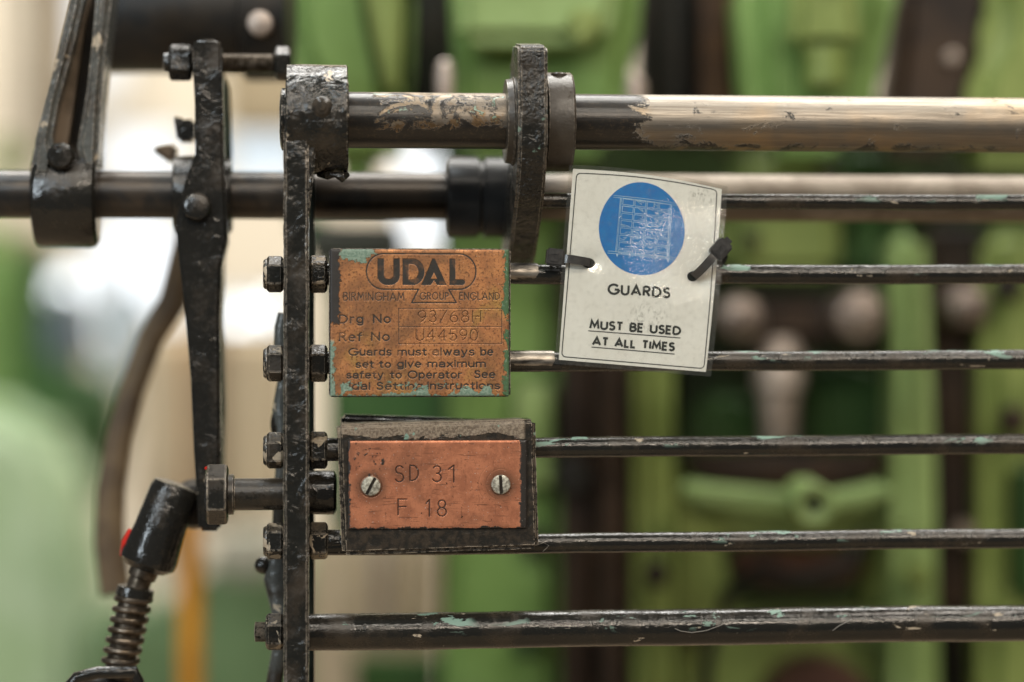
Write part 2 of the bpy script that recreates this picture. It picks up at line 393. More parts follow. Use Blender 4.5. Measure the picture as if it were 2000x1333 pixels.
# bare steel ends of rails where the paint has rubbed off by the maker's plate
t = T('rubbed_rail_steel'); nn = t.noise(.25, 4, .6, 0, (.3, 1, 1)); m_rub = t.fin(t.mix(t.thr(nn, .4, .65), (.36, .32, .27), (.04, .035, .03)), .33, .75, t.bump(nn, .1))
for k, (x1, zz) in enumerate(((1052, rails[1]), (1084, rails[2]))):
    B().lathe([(Ma(990, 4), 4.12), (Ma(x1 - 6, 4), 4.12), (Ma(x1, 4), 3.9)], (0, E_BAR, zz), n=30).out('rail_sleeve', m_rub, guard)
# nuts (vertex-up hexagons) either side of the upright
def hexnut(a0, a1, z, e=E_BAR, r=7.6, ch=1.0, rot=90., jit=0., nyloc=None):
    bb = B()
    bb.lathe([(a0, r * .84), (a0 + ch * .5, r * .93), (a0 + ch, r), (a1 - ch, r), (a1 - ch * .5, r * .93), (a1, r * .84)], (0, e, z), n=6, rot=R(rot + jit))
    es = [x for x in bb.b.edges if x.calc_face_angle(0) > R(40)]
    bmesh.ops.bevel(bb.b, geom=es, offset=.35, segments=2, affect='EDGES', clamp_overlap=True)
    return bb
for py, j in ((536, 2), (710, -2), (880, 3), (1057, -4)):
    z = Mz(560, py, E_BAR)
    nb = hexnut(Ma(519, 0), ua - .1, z, r=7.3, jit=j, ch=1.2)
    nb.out('lock_nut', m_nut, guard)
    B().lathe([(Ma(513, 0), 3.6), (Ma(513.5, 0), 5.2), (Ma(517, 0), 5.9), (Ma(521, 0), 6.0)], (0, E_BAR, z), n=32).out('nylon_collar', m_bare, guard)
    q = {536: 640, 710: 640, 880: 640, 1057: 641}[py]
    hexnut(ub + .1, Ma(q, 0), z, r=7.5, jit=-j, ch=1.1).out('jam_nut', m_nut, guard)
    B().lathe([(Ma(638, 0), 4.3), (Ma(664, 0), 4.3)], (0, E_BAR, z), n=24).lump(.3, .3).out('rail_shoulder', m_soft, guard)
z = Mz(560, 1234, E_BAR)
hexnut(Ma(518, 0), ua - .1, z, r=7.4, ch=1.2, jit=3).out('lock_nut', m_nut, guard)
th = B(); a0, a1 = Ma(497, 0), Ma(520, 0); k = 12
th.lathe([(a0 - .3, 2.2)] + [(a0 + (a1 - a0) * i / (2 * k), 3.6 + .45 * (i % 2)) for i in range(2 * k + 1)], (0, E_BAR, z), n=28)
th.out('rail_thread', m_nut, guard)
# rear upright seen past the front one
B().box(Ma(594, 40), Ma(614, 40), 34, 52, Mz(600, 1400, 40), Mz(600, 330, 40), 1).out('rear_upright', simple('rear_upright_paint', (.02, .026, .02), .35, (.012, .014, .012)), guard)
# big square-shouldered bolt
zb = Mz(450, 966, E_BAR)
bolt = thing('hexagon_bolt', 'large black hexagon headed bolt sticking out left of the upright', 'bolt', (Ma(450, 8), E_BAR, zb))
hexnut(Ma(400, 0), Ma(445, 0), zb, r=11.9, ch=.9, rot=86.).out('bolt_head', m_boltp, bolt)
B().lathe([(Ma(444, 0), 8.0), (Ma(455, 0), 7.9), (Ma(457, 0), 6.3), (Ma(553, 0), 6.3)], (0, E_BAR, zb), n=40).lump(.12, .2).out('shank', m_boltp, bolt)
B().lathe([(Ma(604, 0), 8.6), (Ma(652, 0), 8.8), (Ma(657, 0), 7)], (0, E_BAR + 7, zb), n=40).lump(.5, .15).out('sleeve', m_soft, bolt)
bolt_red = B().box(Ma(401, 0) - .2, Ma(404, 0), -1, 6, zb + 10.2, zb + 11.2, .2); bolt_red.out('paint_mark', simple('red_paint', (.55, .02, .01), .4), bolt)

# ================================================================= PIVOT SHAFT
t = T('worn_shaft_steel'); X = t.xyz()
brush = t.noise(1.0, 3, .6, 0, (.04, 1.4, 1.4)); blot = t.noise(.09, 7, .68, 1.2, (.7, 1, 1)); soft = t.noise(.03, 3, .5)
blot2 = t.noise(.16, 6, .62, .9, (.8, 1, 1), 30.)
steel = t.mix(t.thr(brush, .3, .7), (.29, .265, .23), (.215, .19, .16))
steel = t.mix(t.thr(soft, .45, .7), steel, (.38, .29, .19))
band = t.noise(1.2, 4, .65, 0, (.004, 1, 1), 44.); steel = t.mix(t.ma('MULTIPLY', t.thr(band, .35, .65), .35), steel, (.20, .165, .125))
# paint cover grows toward the hub end (x in mm from the shaft's left end)
A0 = Ma(548, 0); xa = lambda px: Ma(px, 0) - A0
leftband = t.thr(X[0], xa(690), xa(745), 1.0, 0.0); mid = t.ma('MULTIPLY', t.thr(X[0], xa(1050), xa(1060)), t.thr(X[0], xa(1160), xa(1300), 1.0, 0.0))
left = t.thr(X[0], xa(1005), xa(1030), 1.0, 0.0)
under = t.thr(X[2], -9.5, -1.0, 1.0, 0.0)
cov = t.ma('ADD', t.ma('MULTIPLY', leftband, .42), t.ma('MULTIPLY', mid, .55))
cov = t.ma('ADD', cov, t.ma('MULTIPLY', t.ma('MULTIPLY', under, left), .42))
cov = t.ma('ADD', cov, t.ma('MULTIPLY', t.thr(X[2], -9.8, -6.8, 1.0, 0.0), .16))
cov = t.ma('ADD', cov, t.ma('MULTIPLY', left, .155))
hairn = t.noise(.5, 6, .75, 1.5, (.8, 1, 1), 12.)
steel = t.mix(t.ma('MULTIPLY', left, .6), steel, (.14, .115, .09))
pm = t.thr(t.ma('ADD', t.ma('ADD', t.ma('MULTIPLY', blot, 1.25), t.ma('MULTIPLY', t.ma('SUBTRACT', hairn, .5), .55)), cov), .77, .87)
steel = t.mix(t.ma('MULTIPLY', left, t.thr(t.ma('ADD', blot2, t.thr(X[2], -8, 6, .15, -.1)), .42, .6)), steel, (.17, .11, .06))
tm = t.ma('MULTIPLY', t.thr(blot2, .60, .612), t.ma('MULTIPLY', left, t.thr(X[2], -3, 1)))
tm2 = t.ma('MULTIPLY', t.thr(t.noise(.11, 4, .6, .4, (1, 1, 1), 71.), .74, .75), t.ma('SUBTRACT', 1.0, left))
tm = t.ma('MAXIMUM', tm, tm2)
col = t.mix(tm, steel, (.17, .24, .18)); col = t.mix(pm, col, t.mix(t.thr(hairn, .5, .68), (.014, .012, .010), (.045, .032, .02)))
hard = t.ma('MAXIMUM', tm, pm)
m_shaft = t.fin(col, t.mf(hard, t.mf(t.thr(brush, .3, .7), .40, .55), .28), t.mf(hard, 1.0, 0.0), t.bump(hard, .15, 1, t.bump(t.noise(.5, 4, .6, 0, (1, 1, 1)), .07, .6, t.bump(brush, .05))), .5)
rs = 11.0
sh = thing('pivot_shaft', 'thick horizontal steel shaft along the top, black paint worn off to bright metal', 'shaft', (Ma(548, 0), E_BAR, zs))
a0, a1 = Ma(548, 0), Ma(2120, 0); n = 220
B().lathe([(a0, rs - .8), (a0 + .8, rs)] + [(a0 + .8 + (a1 - a0 - .8) * i / n, rs) for i in range(1, n + 1)], (0, E_BAR, zs), n=72).lump(.035, .15).out('shaft_bar', m_shaft, sh)
B().lathe([(Ma(545, 0), 6.5), (Ma(547, 0), 10.5), (Ma(550, 0), 12.2), (Ma(557, 0), 12.2)], (0, E_BAR, zs), n=48).out('end_cap', m_hub, sh)

# ================================================================= CAM LEVER + COLLAR
cl = thing('cam_lever', 'upright black plate lever with green paint chips clamped on the pivot shaft', 'lever', (Ma(1040, -16), E_BAR, zs))
zp = lambda py, e=-18: Mz(1040, py, e)
def zz(py, e): return (e, Mz(1040, py, e))
front = [(10, zp(86, 10)), (-12, zp(87, -14)), (-15, zp(95, -15)), (-15.5, zp(150, -15)), (-16.5, zp(230, -16)), (-15, zp(290, -15)), (-11, zp(330, -10)), (-3, zp(385, -3)), (9, zp(430, 9)), (24, zp(480, 24)), (40, zp(520, 40)), (62, zp(545, 62))]
back = [(80, zp(520, 80)), (62, zp(470, 62)), (44, zp(420, 44)), (34, zp(330, 34)), (32, zp(235, 32)), (27, zp(160, 27)), (16, zp(110, 16))]
lb = B().prism(front + back, 'yz', Ma(1013, -16), Ma(1070, -16), 1.1, 3)
bmesh.ops.triangulate(lb.b, faces=[f for f in lb.b.faces if len(f.verts) > 4])
lb.cuts(2, zp(545), zp(90), 2.0).cuts(0, Ma(1018, -16), Ma(1068, -16), 2.0); lb.lump(.22, .12, .14, .5, 8.)
lb.out('lever_plate', m_lever, cl)
B().lathe([(Ma(991, -5), 15.2), (Ma(992, -5), 16.4), (Ma(1004, -5), 16.8), (Ma(1006, -5), 17.5), (Ma(1013, -5), 17.5)], (0, E_BAR, zs), n=64).out('hub_flange', m_collar, cl)
B().box(Ma(998, 20), Ma(1008, 20), 16, 24, Mz(1000, 165, 20), Mz(1000, 118, 20), 1).out('stop_pin', m_soft, cl)
co = thing('shaft_collar', 'round brown steel collar with a socket set screw beside the cam lever', 'shaft collar', (Ma(1100, -5), E_BAR, zs))
cb = B().lathe([(Ma(1070.5, -8), 18.5), (Ma(1072, -8), 19.5), (Ma(1120, -8), 19.6), (Ma(1124, -8), 19.0), (Ma(1124.5, -8), 12)], (0, E_BAR, zs - .2), n=80); cb.lump(.08, .1)
cb.out('collar_ring', m_collar, co)
pc = M(1093, 140, -2)
scw = B().lathe([(pc[2] - 4, 3.3), (pc[2] - .8, 3.3), (pc[2] - .2, 2.9), (pc[2] - .2, 1.7), (pc[2] - 2, 1.6), (pc[2] - 2.1, .1)], (pc[0], 1.5, 0), 'z', 28)
scw.out('set_screw', m_collar, co)

# ================================================================= MAKER'S PLATE
def engraved(name, px0, px1, py0, py1, e, thick, sc, fields, mat, parent, wobble=.0):
    """dense plate whose lettering is really sunk: fields = [(grid, depth mm, attribute)]"""
    Wn = int((px1 - px0) * sc) + 1; Hn = int((py1 - py0) * sc) + 1
    A = [Ma(px0, e), Ma(px1, e)]; Z = [Mz((px0 + px1) / 2, py0, e), Mz((px0 + px1) / 2, py1, e)]
    gx = np.linspace(A[0], A[1], Wn); gz = np.linspace(Z[0], Z[1], Hn)
    XX, ZZ = np.meshgrid(gx, gz); YY = np.full_like(XX, e)
    attrs = {}
    for f, dep, an in fields:
        c = np.clip(.5 - f * sc / 1.6, 0, 1); c = c * c * (3 - 2 * c); YY = YY + c * dep
        if an: attrs[an] = np.maximum(attrs.get(an, 0), c)
    dx = np.minimum(XX - A[0], A[1] - XX); dz = np.minimum(Z[0] - ZZ, ZZ - Z[1]); ed = np.minimum(dx, dz)
    YY = YY + .35 * np.exp(-(ed / .35))
    if wobble:
        YY = YY + wobble * (np.sin(XX * .21 + 1) * np.sin(ZZ * .33 + 2) + .5 * np.sin(XX * .7 + ZZ * .4))
    anc = Vector(parent['_a'])
    v = np.stack([XX - anc[0], YY - anc[1], ZZ - anc[2]], -1).reshape(-1, 3) * MM
    # rim: back row
    idx = np.arange(Hn * Wn).reshape(Hn, Wn)
    q = np.stack([idx[:-1, :-1], idx[1:, :-1], idx[1:, 1:], idx[:-1, 1:]], -1).reshape(-1, 4)
    loop = np.concatenate([idx[0, :-1], idx[:-1, -1], idx[-1, :0:-1], idx[:0:-1, 0]])
    bv = v[loop].copy(); bv[:, 1] = (e + thick - anc[1]) * MM
    n0 = len(v); v = np.concatenate([v, bv]); L = len(loop); k = np.arange(L)
    rim = np.stack([loop, loop[(k + 1) % L], n0 + (k + 1) % L, n0 + k], -1)
    q = np.concatenate([q, rim])
    me = bpy.data.meshes.new(name); me.vertices.add(len(v)); me.vertices.foreach_set('co', v.ravel().astype('f'))
    me.loops.add(len(q) * 4); me.loops.foreach_set('vertex_index', q.ravel().astype('i'))
    me.polygons.add(len(q)); me.polygons.foreach_set('loop_start', (np.arange(len(q)) * 4).astype('i'))
    me.update(calc_edges=True); me.validate()
    me.polygons.foreach_set('use_smooth', np.ones(len(q), dtype=bool))
    for an, c in attrs.items():
        at = me.attributes.new(an, 'FLOAT', 'POINT'); full = np.zeros(len(v), 'f'); full[:n0] = c.ravel(); at.data.foreach_set('value', full)
    me.materials.append(mat)
    o = bpy.data.objects.new(name, me); COL.objects.link(o); o.parent = parent; return o

EP = -4.0
mp = thing('maker_plate', 'square copper nameplate with UDAL in an oval and setting instructions, chipped green at its edges', 'nameplate', M(822, 631, EP))
PXC = lambda x: 500 + x / 3.846; PYC = lambda y: 470 + y / 3.846
sc = 1.6; x0p, x1p, y0p, y1p = 645, 994, 487.5, 774
Wn = int((x1p - x0p) * sc) + 1; Hn = int((y1p - y0p) * sc) + 1
def df(strokes, hw, clip=None): return dist_field(Hn, Wn, sc, strokes, hw, x0p, y0p, clip)
def L_(text, a, b_, base, cap, gap=.24): return lay(text, PXC(a), PXC(b_), PYC(base), PYC(cap), gap)
f_all = np.full((Hn, Wn), 9.0)
hw = 6.1
def seg(*pts): return [[(PXC(x), PYC(y)) for x, y in pts]]
cl_ = (PYC(136), PYC(336))
up_ = PYC(137); dn = PYC(336)
# U
f = df([[(743, up_ - 8), (743, 539)] + [(758.5 + 15.5 * math.cos(R(180 - i * 12)), 539 + 13 * math.sin(R(i * 12))) for i in range(16)] + [(774, up_ - 8)]], 6.4, cl_); f_all = np.minimum(f_all, f)
# D
f = df([[(791.5, up_ + 6), (791.5, dn - 6)], [(791.5, up_ + 5.2), (803, up_ + 5.2)] + [(803 + 19.5 * math.sin(R(i * 12)), 531.5 - 20.8 * math.cos(R(i * 12))) for i in range(16)] + [(791.5, dn - 5.2)]], 6.0, cl_); f_all = np.minimum(f_all, f)
f = df([[(791.5, up_), (791.5, dn)]], 6.0, cl_); f_all = np.minimum(f_all, f)
# A (solid triangle, small counter) and L
gx, gy = np.meshgrid(np.arange(Wn) / sc + x0p, np.arange(Hn) / sc + y0p)
def tri(ax, ay, bx, by, cx, cy):
    def hp(px, py, qx, qy): l = math.hypot(qx - px, qy - py); return ((gx - px) * (qy - py) - (gy - py) * (qx - px)) / l
    return np.maximum(np.maximum(-hp(ax, ay, bx, by), -hp(bx, by, cx, cy)), -hp(cx, cy, ax, ay))
outer = tri(846, 500, 872, 557.5, 822, 557.5) if True else None
if (outer < 0).sum() < 50: outer = tri(846, 500, 822, 557.5, 872, 557.5)
outer = np.maximum(outer, PYC(136) - gy)
inner = tri(847, 533, 853, 545, 841, 545)
if (inner < 0).sum() < 10: inner = tri(847, 533, 841, 545, 853, 545)
notch = tri(847, 548, 856, 562, 838, 562)
if (notch < 0).sum() < 10: notch = tri(847, 548, 838, 562, 856, 562)
f_all = np.minimum(f_all, np.maximum(np.maximum(outer, -inner), -np.maximum(notch, -9)))
f_all = np.minimum(f_all, df([[(883, up_ - 8), (883, dn)]], 5.9, cl_)); f_all = np.minimum(f_all, df([[(883, dn - 5.8), (902, dn - 5.8)]], 5.8, cl_))
# oval + dovetail
cy0, cy1 = PYC(101), PYC(368); ry = (cy1 - cy0) / 2; cx0, cx1 = PXC(828) + 33, PXC(1650) - 33; cm = (cy0 + cy1) / 2
oval = [(PXC(1218), cy1), (cx0, cy1)] + [(cx0 + 33 * math.cos(R(a)), cm - ry * math.sin(R(a))) for a in range(270, 89, -10)] + [(cx1 + 33 * math.cos(R(a)), cm - ry * math.sin(R(a))) for a in range(90, -91, -10)] + [(PXC(1445), cy1), (PXC(1502), PYC(468)), (PXC(1168), PYC(468)), (PXC(1218), cy1)]
f_all = np.minimum(f_all, df([oval], 1.45))
f_thin = df(L_('BIRMINGHAM', 658, 1110, 452, 393, .3) + L_('GROUP', 1230, 1442, 444, 392, .3) + L_('ENGLAND', 1528, 1828, 444, 392, .3), .95)
f_all = np.minimum(f_all, f_thin)
f_all = np.minimum(f_all, df(seg((1070, 512), (1845, 512), (1845, 778), (1070, 778), (1070, 512)) + seg((1070, 648), (1845, 648)), .65))
f_txt = df(L_('Drg', 628, 800, 620, 562, .3) + L_('No', 882, 1006, 618, 560, .3) + L_('Ref', 628, 792, 755, 695, .3) + L_('No', 868, 998, 752, 693, .3)
           + L_('Guards', 698, 1012, 862, 812) + L_('must', 1064, 1275, 862, 812) + L_('always', 1328, 1635, 862, 810) + L_('be', 1688, 1776, 862, 808)
           + L_('set', 752, 880, 954, 906) + L_('to', 928, 1008, 954, 906) + L_('give', 1062, 1235, 952, 903) + L_('maximum', 1290, 1720, 950, 902)
           + L_('safety', 682, 950, 1034, 984) + L_('to', 1010, 1088, 1034, 984) + L_('Operator', 1142, 1540, 1034, 982) + L_('See', 1642, 1792, 1032, 980)
           + L_('Udal', 655, 850, 1118, 1068) + L_('Setting', 908, 1245, 1118, 1068) + L_('Instructions', 1290, 1828, 1116, 1066), 1.55)
f_all = np.minimum(f_all, f_txt)
f_st = df(L_('93/68H', 1218, 1685, 614, 530, .28) + L_('U44590', 1200, 1662, 752, 668, .26), .85)
t = T('etched_copper'); X = t.xyz()
a = t.noise(.22, 6, .65, .3); bq = t.noise(1.1, 4, .6); cc = t.noise(.06, 4, .6, 0, (1, 1, 1), 7.)
col = t.mix(t.thr(a, .38, .62), (.56, .25, .10), (.40, .17, .07))
col = t.mix(t.thr(cc, .54, .72), col, (.40, .22, .07)); 
col = t.mix(t.ma('MULTIPLY', t.thr(bq, .53, .62), .8), col, (.11, .05, .025))
col = t.mix(t.ma('MULTIPLY', t.thr(t.noise(1.6, 2, .5, 0, (1, 1, 1), 15.), .66, .72), .6), col, (.6, .5, .4))
col = t.mix(t.thr(t.noise(.05, 6, .68, .7, (1, 1, 1), 78.), .40, .60, 0., .62), col, (.15, .08, .045))
wear = t.thr(t.noise(.12, 4, .6, 0, (1, 1, 1), 33.), .30, .5, .55, 1.0)
ink = t.ma('MULTIPLY', t.attr('ink'), t.ma('MULTIPLY', wear, t.thr(bq, .68, .74, 1.0, .35)))
col = t.mix(ink, col, (.022, .018, .014))
st_ = t.ma('MULTIPLY', t.attr('stamp'), .9); col = t.mix(st_, col, (.05, .025, .014))
# scratches
sw = t.noise(1.2, 2, .5, .6, (.12, 1, 1.5), 51.); col = t.mix(t.ma('MULTIPLY', t.thr(sw, .70, .73), .5), col, (.10, .055, .03))
hw_, hh_ = (x1p - x0p) * PX / 2, (y1p - y0p) * PX / 2
rag = t.noise(.24, 6, .68, .5, (1, 1, 1), 90.); ragd = t.ma('SUBTRACT', rag, .5)
def side(v, lo, hi): return t.thr(t.ma('ADD', v, t.ma('MULTIPLY', ragd, 9.0)), lo, hi)
black_l = t.ma('MULTIPLY', side(t.ma('MULTIPLY', X[0], -1.0), hw_ - 3.6, hw_ - 3.2), t.thr(t.ma('ADD', X[2], t.ma('MULTIPLY', ragd, 18)), -1.5, -.5))
teal_b = side(t.ma('MULTIPLY', X[2], -1.0), hh_ - .6, hh_ - .4)
big = t.noise(.13, 5, .6, .5, (1, 1, 1), 140.)
teal_b2 = t.ma('MULTIPLY', side(t.ma('MULTIPLY', X[2], -1.0), hh_ - 5.6, hh_ - 5.4), t.thr(big, .53, .54))
tl = t.vm('LENGTH', t.vm('MULTIPLY', t.vm('SUBTRACT', t.p, (-hw_ + 10, 0, hh_ - 1)), (.5, 0, 1)))
teal_c = t.thr(t.ma('ADD', tl, t.ma('MULTIPLY', ragd, 12)), 3.2, 3.6, 1.0, 0.0)
teal_l = t.ma('MULTIPLY', side(t.ma('MULTIPLY', X[0], -1.0), hw_ - 1.5, hw_ - 1.3), t.thr(X[2], -8, -6, 1.0, 0.0))
green_r = side(X[0], hw_ - 2.6, hw_ - 2.4); gmask = t.ma('MAXIMUM', t.thr(X[2], 3, 4), t.thr(X[2], -11, -10, 1.0, 0.0))
green_r = t.ma('MULTIPLY', green_r, t.ma('MAXIMUM', gmask, t.thr(big, .5, .51)))
spotT = t.thr(t.noise(.16, 5, .6, .3, (1, 1, 1), 200.), .735, .745)
col = t.mix(t.thr(t.noise(.15, 5, .6, .3, (1, 1, 1), 222.), .75, .76), col, (.02, .017, .014))
tealm = t.ma('MAXIMUM', t.ma('MAXIMUM', teal_b, teal_b2), t.ma('MAXIMUM', t.ma('MAXIMUM', teal_c, teal_l), spotT))
col = t.mix(tealm, col, t.mix(t.thr(bq, .4, .6), (.21, .28, .215), (.12, .19, .14)))
col = t.mix(green_r, col, t.mix(t.thr(t.noise(1.0, 4, .7, 0, (1, .5, .5), 11.), .55, .66), (.055, .115, .05), (.20, .29, .21)))
col = t.mix(black_l, col, (.025, .021, .018))
pnt = t.ma('MAXIMUM', t.ma('MAXIMUM', tealm, black_l), green_r)
met = t.mf(t.ma('MAXIMUM', pnt, ink), .62, 0.0)
m_maker = t.fin(col, t.mf(t.thr(a, .35, .65), .40, .52), met, t.bump(pnt, .18, 1, t.bump(bq, .06, .7, t.bump(a, .1, .5))), .45)
engraved('copper_plate', x0p, x1p, y0p, y1p, EP, 1.0, sc, [(f_all, .09, 'ink'), (f_st, .12, 'stamp')], m_maker, mp, .03)
kb = B().box(Ma(643, EP), Ma(998, EP), EP + 1.0, EP + 20, Mz(822, 776, EP), Mz(822, 485.5, EP), .8, 2); kb.cuts(0, Ma(650, 0), Ma(990, 0), 3).cuts(2, Mz(822, 770, EP), Mz(822, 490, EP), 3); kb.lump(.12, .2)
kb.out('backing_block', m_blk, mp)

# ================================================================= SERIAL BLOCK
sbk = thing('serial_block', 'dark steel block carrying an orange copper plate stamped SD 31 F 18', 'serial plate', M(856, 950, EP))
def pp(x, y, e): q = M(x, y, e); return (q[0], q[2])
kb = B().prism([pp(659, 829, -3), pp(1046, 819, -3), pp(1052, 1072, -3), pp(668, 1085, -3)], 'xz', -3.4, 17, 1.6, 3)
kb.cuts(0, Ma(665, 0), Ma(1046, 0), 2.5).cuts(2, Mz(856, 1080, -3), Mz(856, 825, -3), 2.5); kb.lump(.28, .13, .1, .6)
t = T('serial_block_paint'); X = t.xyz(); a = t.noise(.3, 5, .65, .3); bq = t.noise(1.2, 4, .65); rag = t.ma('MULTIPLY', t.ma('SUBTRACT', t.noise(.2, 6, .7, .6, (.35, 1, 1), 5.), .5), 11)
zt = Mz(856, 862, EP) - Mz(856, 950, EP)
bei = t.ma('MULTIPLY', t.thr(t.ma('ADD', X[2], rag), zt + 1.6, zt + 2.0), t.thr(X[0], 33, 34.5, 1.0, 0.0))
col = t.mix(t.thr(a, .4, .65), (.018, .016, .013), (.045, .034, .024)); col = t.mix(t.ma('MULTIPLY', t.thr(bq, .64, .72), .35), col, (.14, .11, .08))
col = t.mix(bei, col, t.mix(t.thr(bq, .4, .6), (.24, .19, .135), (.11, .08, .055)))
col = t.mix(t.ma('MULTIPLY', t.thr(t.noise(.18, 5, .5, 0, (1, 1, 1), 9.), .64, .65), t.thr(X[2], zt, zt + 1)), col, TEAL)
e_ = t.ma('MULTIPLY', t.edge(.7), t.thr(t.noise(.6, 5, .6), .42, .55)); col = t.mix(e_, col, (.40, .33, .25))
m_sb = t.fin(col, t.mf(bei, .22, .5), 0.0, t.bump(t.ma('ADD', a, t.ma('MULTIPLY', bq, .3)), .35, .9, t.bump(bei, .2)), .5)
kb.out('front_block', m_sb, sbk)
kb = B().prism([pp(666, 811, 12), pp(1040, 824, 12), pp(1040, 1070, 12), pp(672, 1070, 12)], 'xz', 18.5, 30, 1.5, 3); kb.cuts(0, Ma(670, 20), Ma(1040, 20), 2.5); kb.lump(.3, .2)
kb.out('rear_block', m_soft, sbk)
QX = lambda x: 490 + x / 3.3333; QY = lambda y: 780 + y / 3.3333
sx0, sx1, sy0, sy1 = 680, 1029, 861, 1033
sc2 = 1.7; Hn = int((sy1 - sy0) * sc2) + 1; Wn = int((sx1 - sx0) * sc2) + 1
def df2(st, hw): return dist_field(Hn, Wn, sc2, st, hw, sx0, sy0)
def Q_(text, a, b_, base, cap): return lay(text, QX(a), QX(b_), QY(base), QY(cap))
f_sd = df2(Q_('S', 938, 992, 537, 434) + Q_('D', 1034, 1088, 529, 432) + Q_('3', 1182, 1238, 537, 436) + Q_('1', 1288, 1322, 540, 432)
           + Q_('F', 957, 1012, 752, 650) + Q_('1', 1140, 1162, 762, 655) + Q_('8', 1214, 1270, 762, 658), 1.35)
ringf = df2([[(724 + 21.5 * math.cos(R(a_)), 950 + 21.5 * math.sin(R(a_))) for a_ in range(0, 361, 12)]], .8)
ringg = df2([[(978 + 30 * math.cos(R(a_)), 947 + 30 * math.sin(R(a_))) for a_ in range(110, 300, 10)], [(978 + 44 * math.cos(R(a_)), 947 + 44 * math.sin(R(a_))) for a_ in range(140, 250, 10)]], .35)
t = T('stamped_copper'); X = t.xyz(); a = t.noise(.16, 6, .65, .3); bq = t.noise(1.3, 4, .6)
col = t.mix(t.thr(a, .38, .64), (.60, .235, .125), (.40, .15, .08)); col = t.mix(t.ma('MULTIPLY', t.thr(bq, .54, .7), .5), col, (.22, .085, .042))
for (sxp, syp) in ((724, 950), (978.5, 947)):
    q = M(sxp, syp, EP - 1.5); qa = sbk['_a']
    dd = t.vm('LENGTH', t.vm('MULTIPLY', t.vm('SUBTRACT', t.p, (q[0] - qa[0], 0, q[2] - qa[2])), (1, 0, 1)))
    grm = t.ma('MULTIPLY', t.thr(t.ma('ADD', dd, t.ma('MULTIPLY', a, 5)), 5.5, 11, .8, 0.0), .9); col = t.mix(grm, col, (.06, .038, .025))
col = t.mix(t.ma('MULTIPLY', t.thr(t.noise(.9, 2, .5, .6, (.15, 1, 1.8), 61.), .64, .67), .6), col, (.10, .045, .028))
col = t.mix(t.ma('MULTIPLY', t.thr(t.noise(1.1, 3, .6, .8, (1.6, 1, .2), 64.), .66, .68), .5), col, (.09, .04, .025))
col = t.mix(t.thr(t.noise(.9, 3, .6, .3, (1, 1, 1), 66.), .68, .70), col, (.03, .02, .015))
col = t.mix(t.thr(t.noise(.045, 6, .65, .6, (1, 1, 1), 77.), .42, .68, 0., .6), col, (.16, .075, .045))
col = t.mix(t.ma('MULTIPLY', t.attr('stamp'), .97), col, (.035, .016, .010)); col = t.mix(t.ma('MULTIPLY', t.attr('ring'), .5), col, (.09, .05, .03))
rag = t.ma('MULTIPLY', t.ma('SUBTRACT', t.noise(.22, 7, .75, .3, (1, 1, 1), 19.), .5), 6)
HW, HH = 34.9, 17.2
bk = t.thr(t.ma('ADD', X[0], rag), HW - 3.2, HW - 2.6)
bk = t.ma('MAXIMUM', bk, t.thr(t.ma('ADD', t.ma('MULTIPLY', X[2], -1), rag), HH - 1.5, HH - 1.1))
bk = t.ma('MAXIMUM', bk, t.thr(t.ma('ADD', t.ma('MULTIPLY', X[0], -1), rag), HW - .7, HW - .4))
spd = t.vm('LENGTH', t.vm('MULTIPLY', t.vm('SUBTRACT', t.p, (-HW + 8, 0, HH - 8)), (1, 0, 1)))
bk = t.ma('MAXIMUM', bk, t.ma('MULTIPLY', t.thr(spd, 5.5, 7, 1.0, 0.0), t.thr(t.noise(.4, 4, .6, .3, (1, 1, 1), 3.), .57, .58)))
col = t.mix(bk, col, (.02, .016, .013)); col = t.mix(t.ma('MULTIPLY', t.thr(t.noise(1.5, 2, .5, 0, (1, 1, 1), 88.), .70, .73), .8), col, (.6, .55, .5))
m_ser = t.fin(col, t.mf(a, .36, .5), t.mf(t.ma('MAXIMUM', bk, t.attr('stamp')), .6, 0.0), t.bump(bk, .15, 1, t.bump(bq, .05, .6, t.bump(a, .08, .5))), .45)
engraved('copper_plate', sx0, sx1, sy0, sy1, EP - .8, 1.2, sc2, [(f_sd, .38, 'stamp'), (ringf, .12, 'ring'), (ringg, .06, 'ring')], m_ser, sbk, .02)
for (sxp, syp, ang) in ((724.5, 950, 62), (978.5, 947, 93)):
    q = M(sxp, syp, EP - 2); r = 3.75
    sb = B().lathe([(1.4, r), (.35, r), (.08, r - .25), (0, r - .6)], (0, 0, 0), 'y', 40, cap=True)
    # real slot: cut two planes and push the strip in
    sb.b.faces.ensure_lookup_table()
    for s_ in (-.62, .62):
        for dlt in (0, .03):
            bmesh.ops.bisect_plane(sb.b, geom=sb.b.verts[:] + sb.b.edges[:] + sb.b.faces[:], plane_co=(s_ + math.copysign(dlt, s_), 0, 0), plane_no=(1, 0, 0))
    for v in sb.b.verts:
        if abs(v.co.x) < .63 and v.co.y < .9: v.co.y = .9
    bmesh.ops.rotate(sb.b, verts=sb.b.verts, cent=(0, 0, 0), matrix=Matrix.Rotation(R(90 - ang), 3, 'Y'))
    bmesh.ops.translate(sb.b, verts=sb.b.verts, vec=(q[0], EP - 2.0, q[2]))
    sb.out('slotted_screw', m_screw, sbk)
    sl = B().box(-.6, .6, .72, 1.0, -3.55, 3.55, 0); bmesh.ops.rotate(sl.b, verts=sl.b.verts, cent=(0, 0, 0), matrix=Matrix.Rotation(R(90 - ang), 3, 'Y'))  # dark strip laid in the slot so that it shows
    bmesh.ops.translate(sl.b, verts=sl.b.verts, vec=(q[0], EP - 2.0, q[2])); sl.out('slot_fill', m_blackdk, sbk)

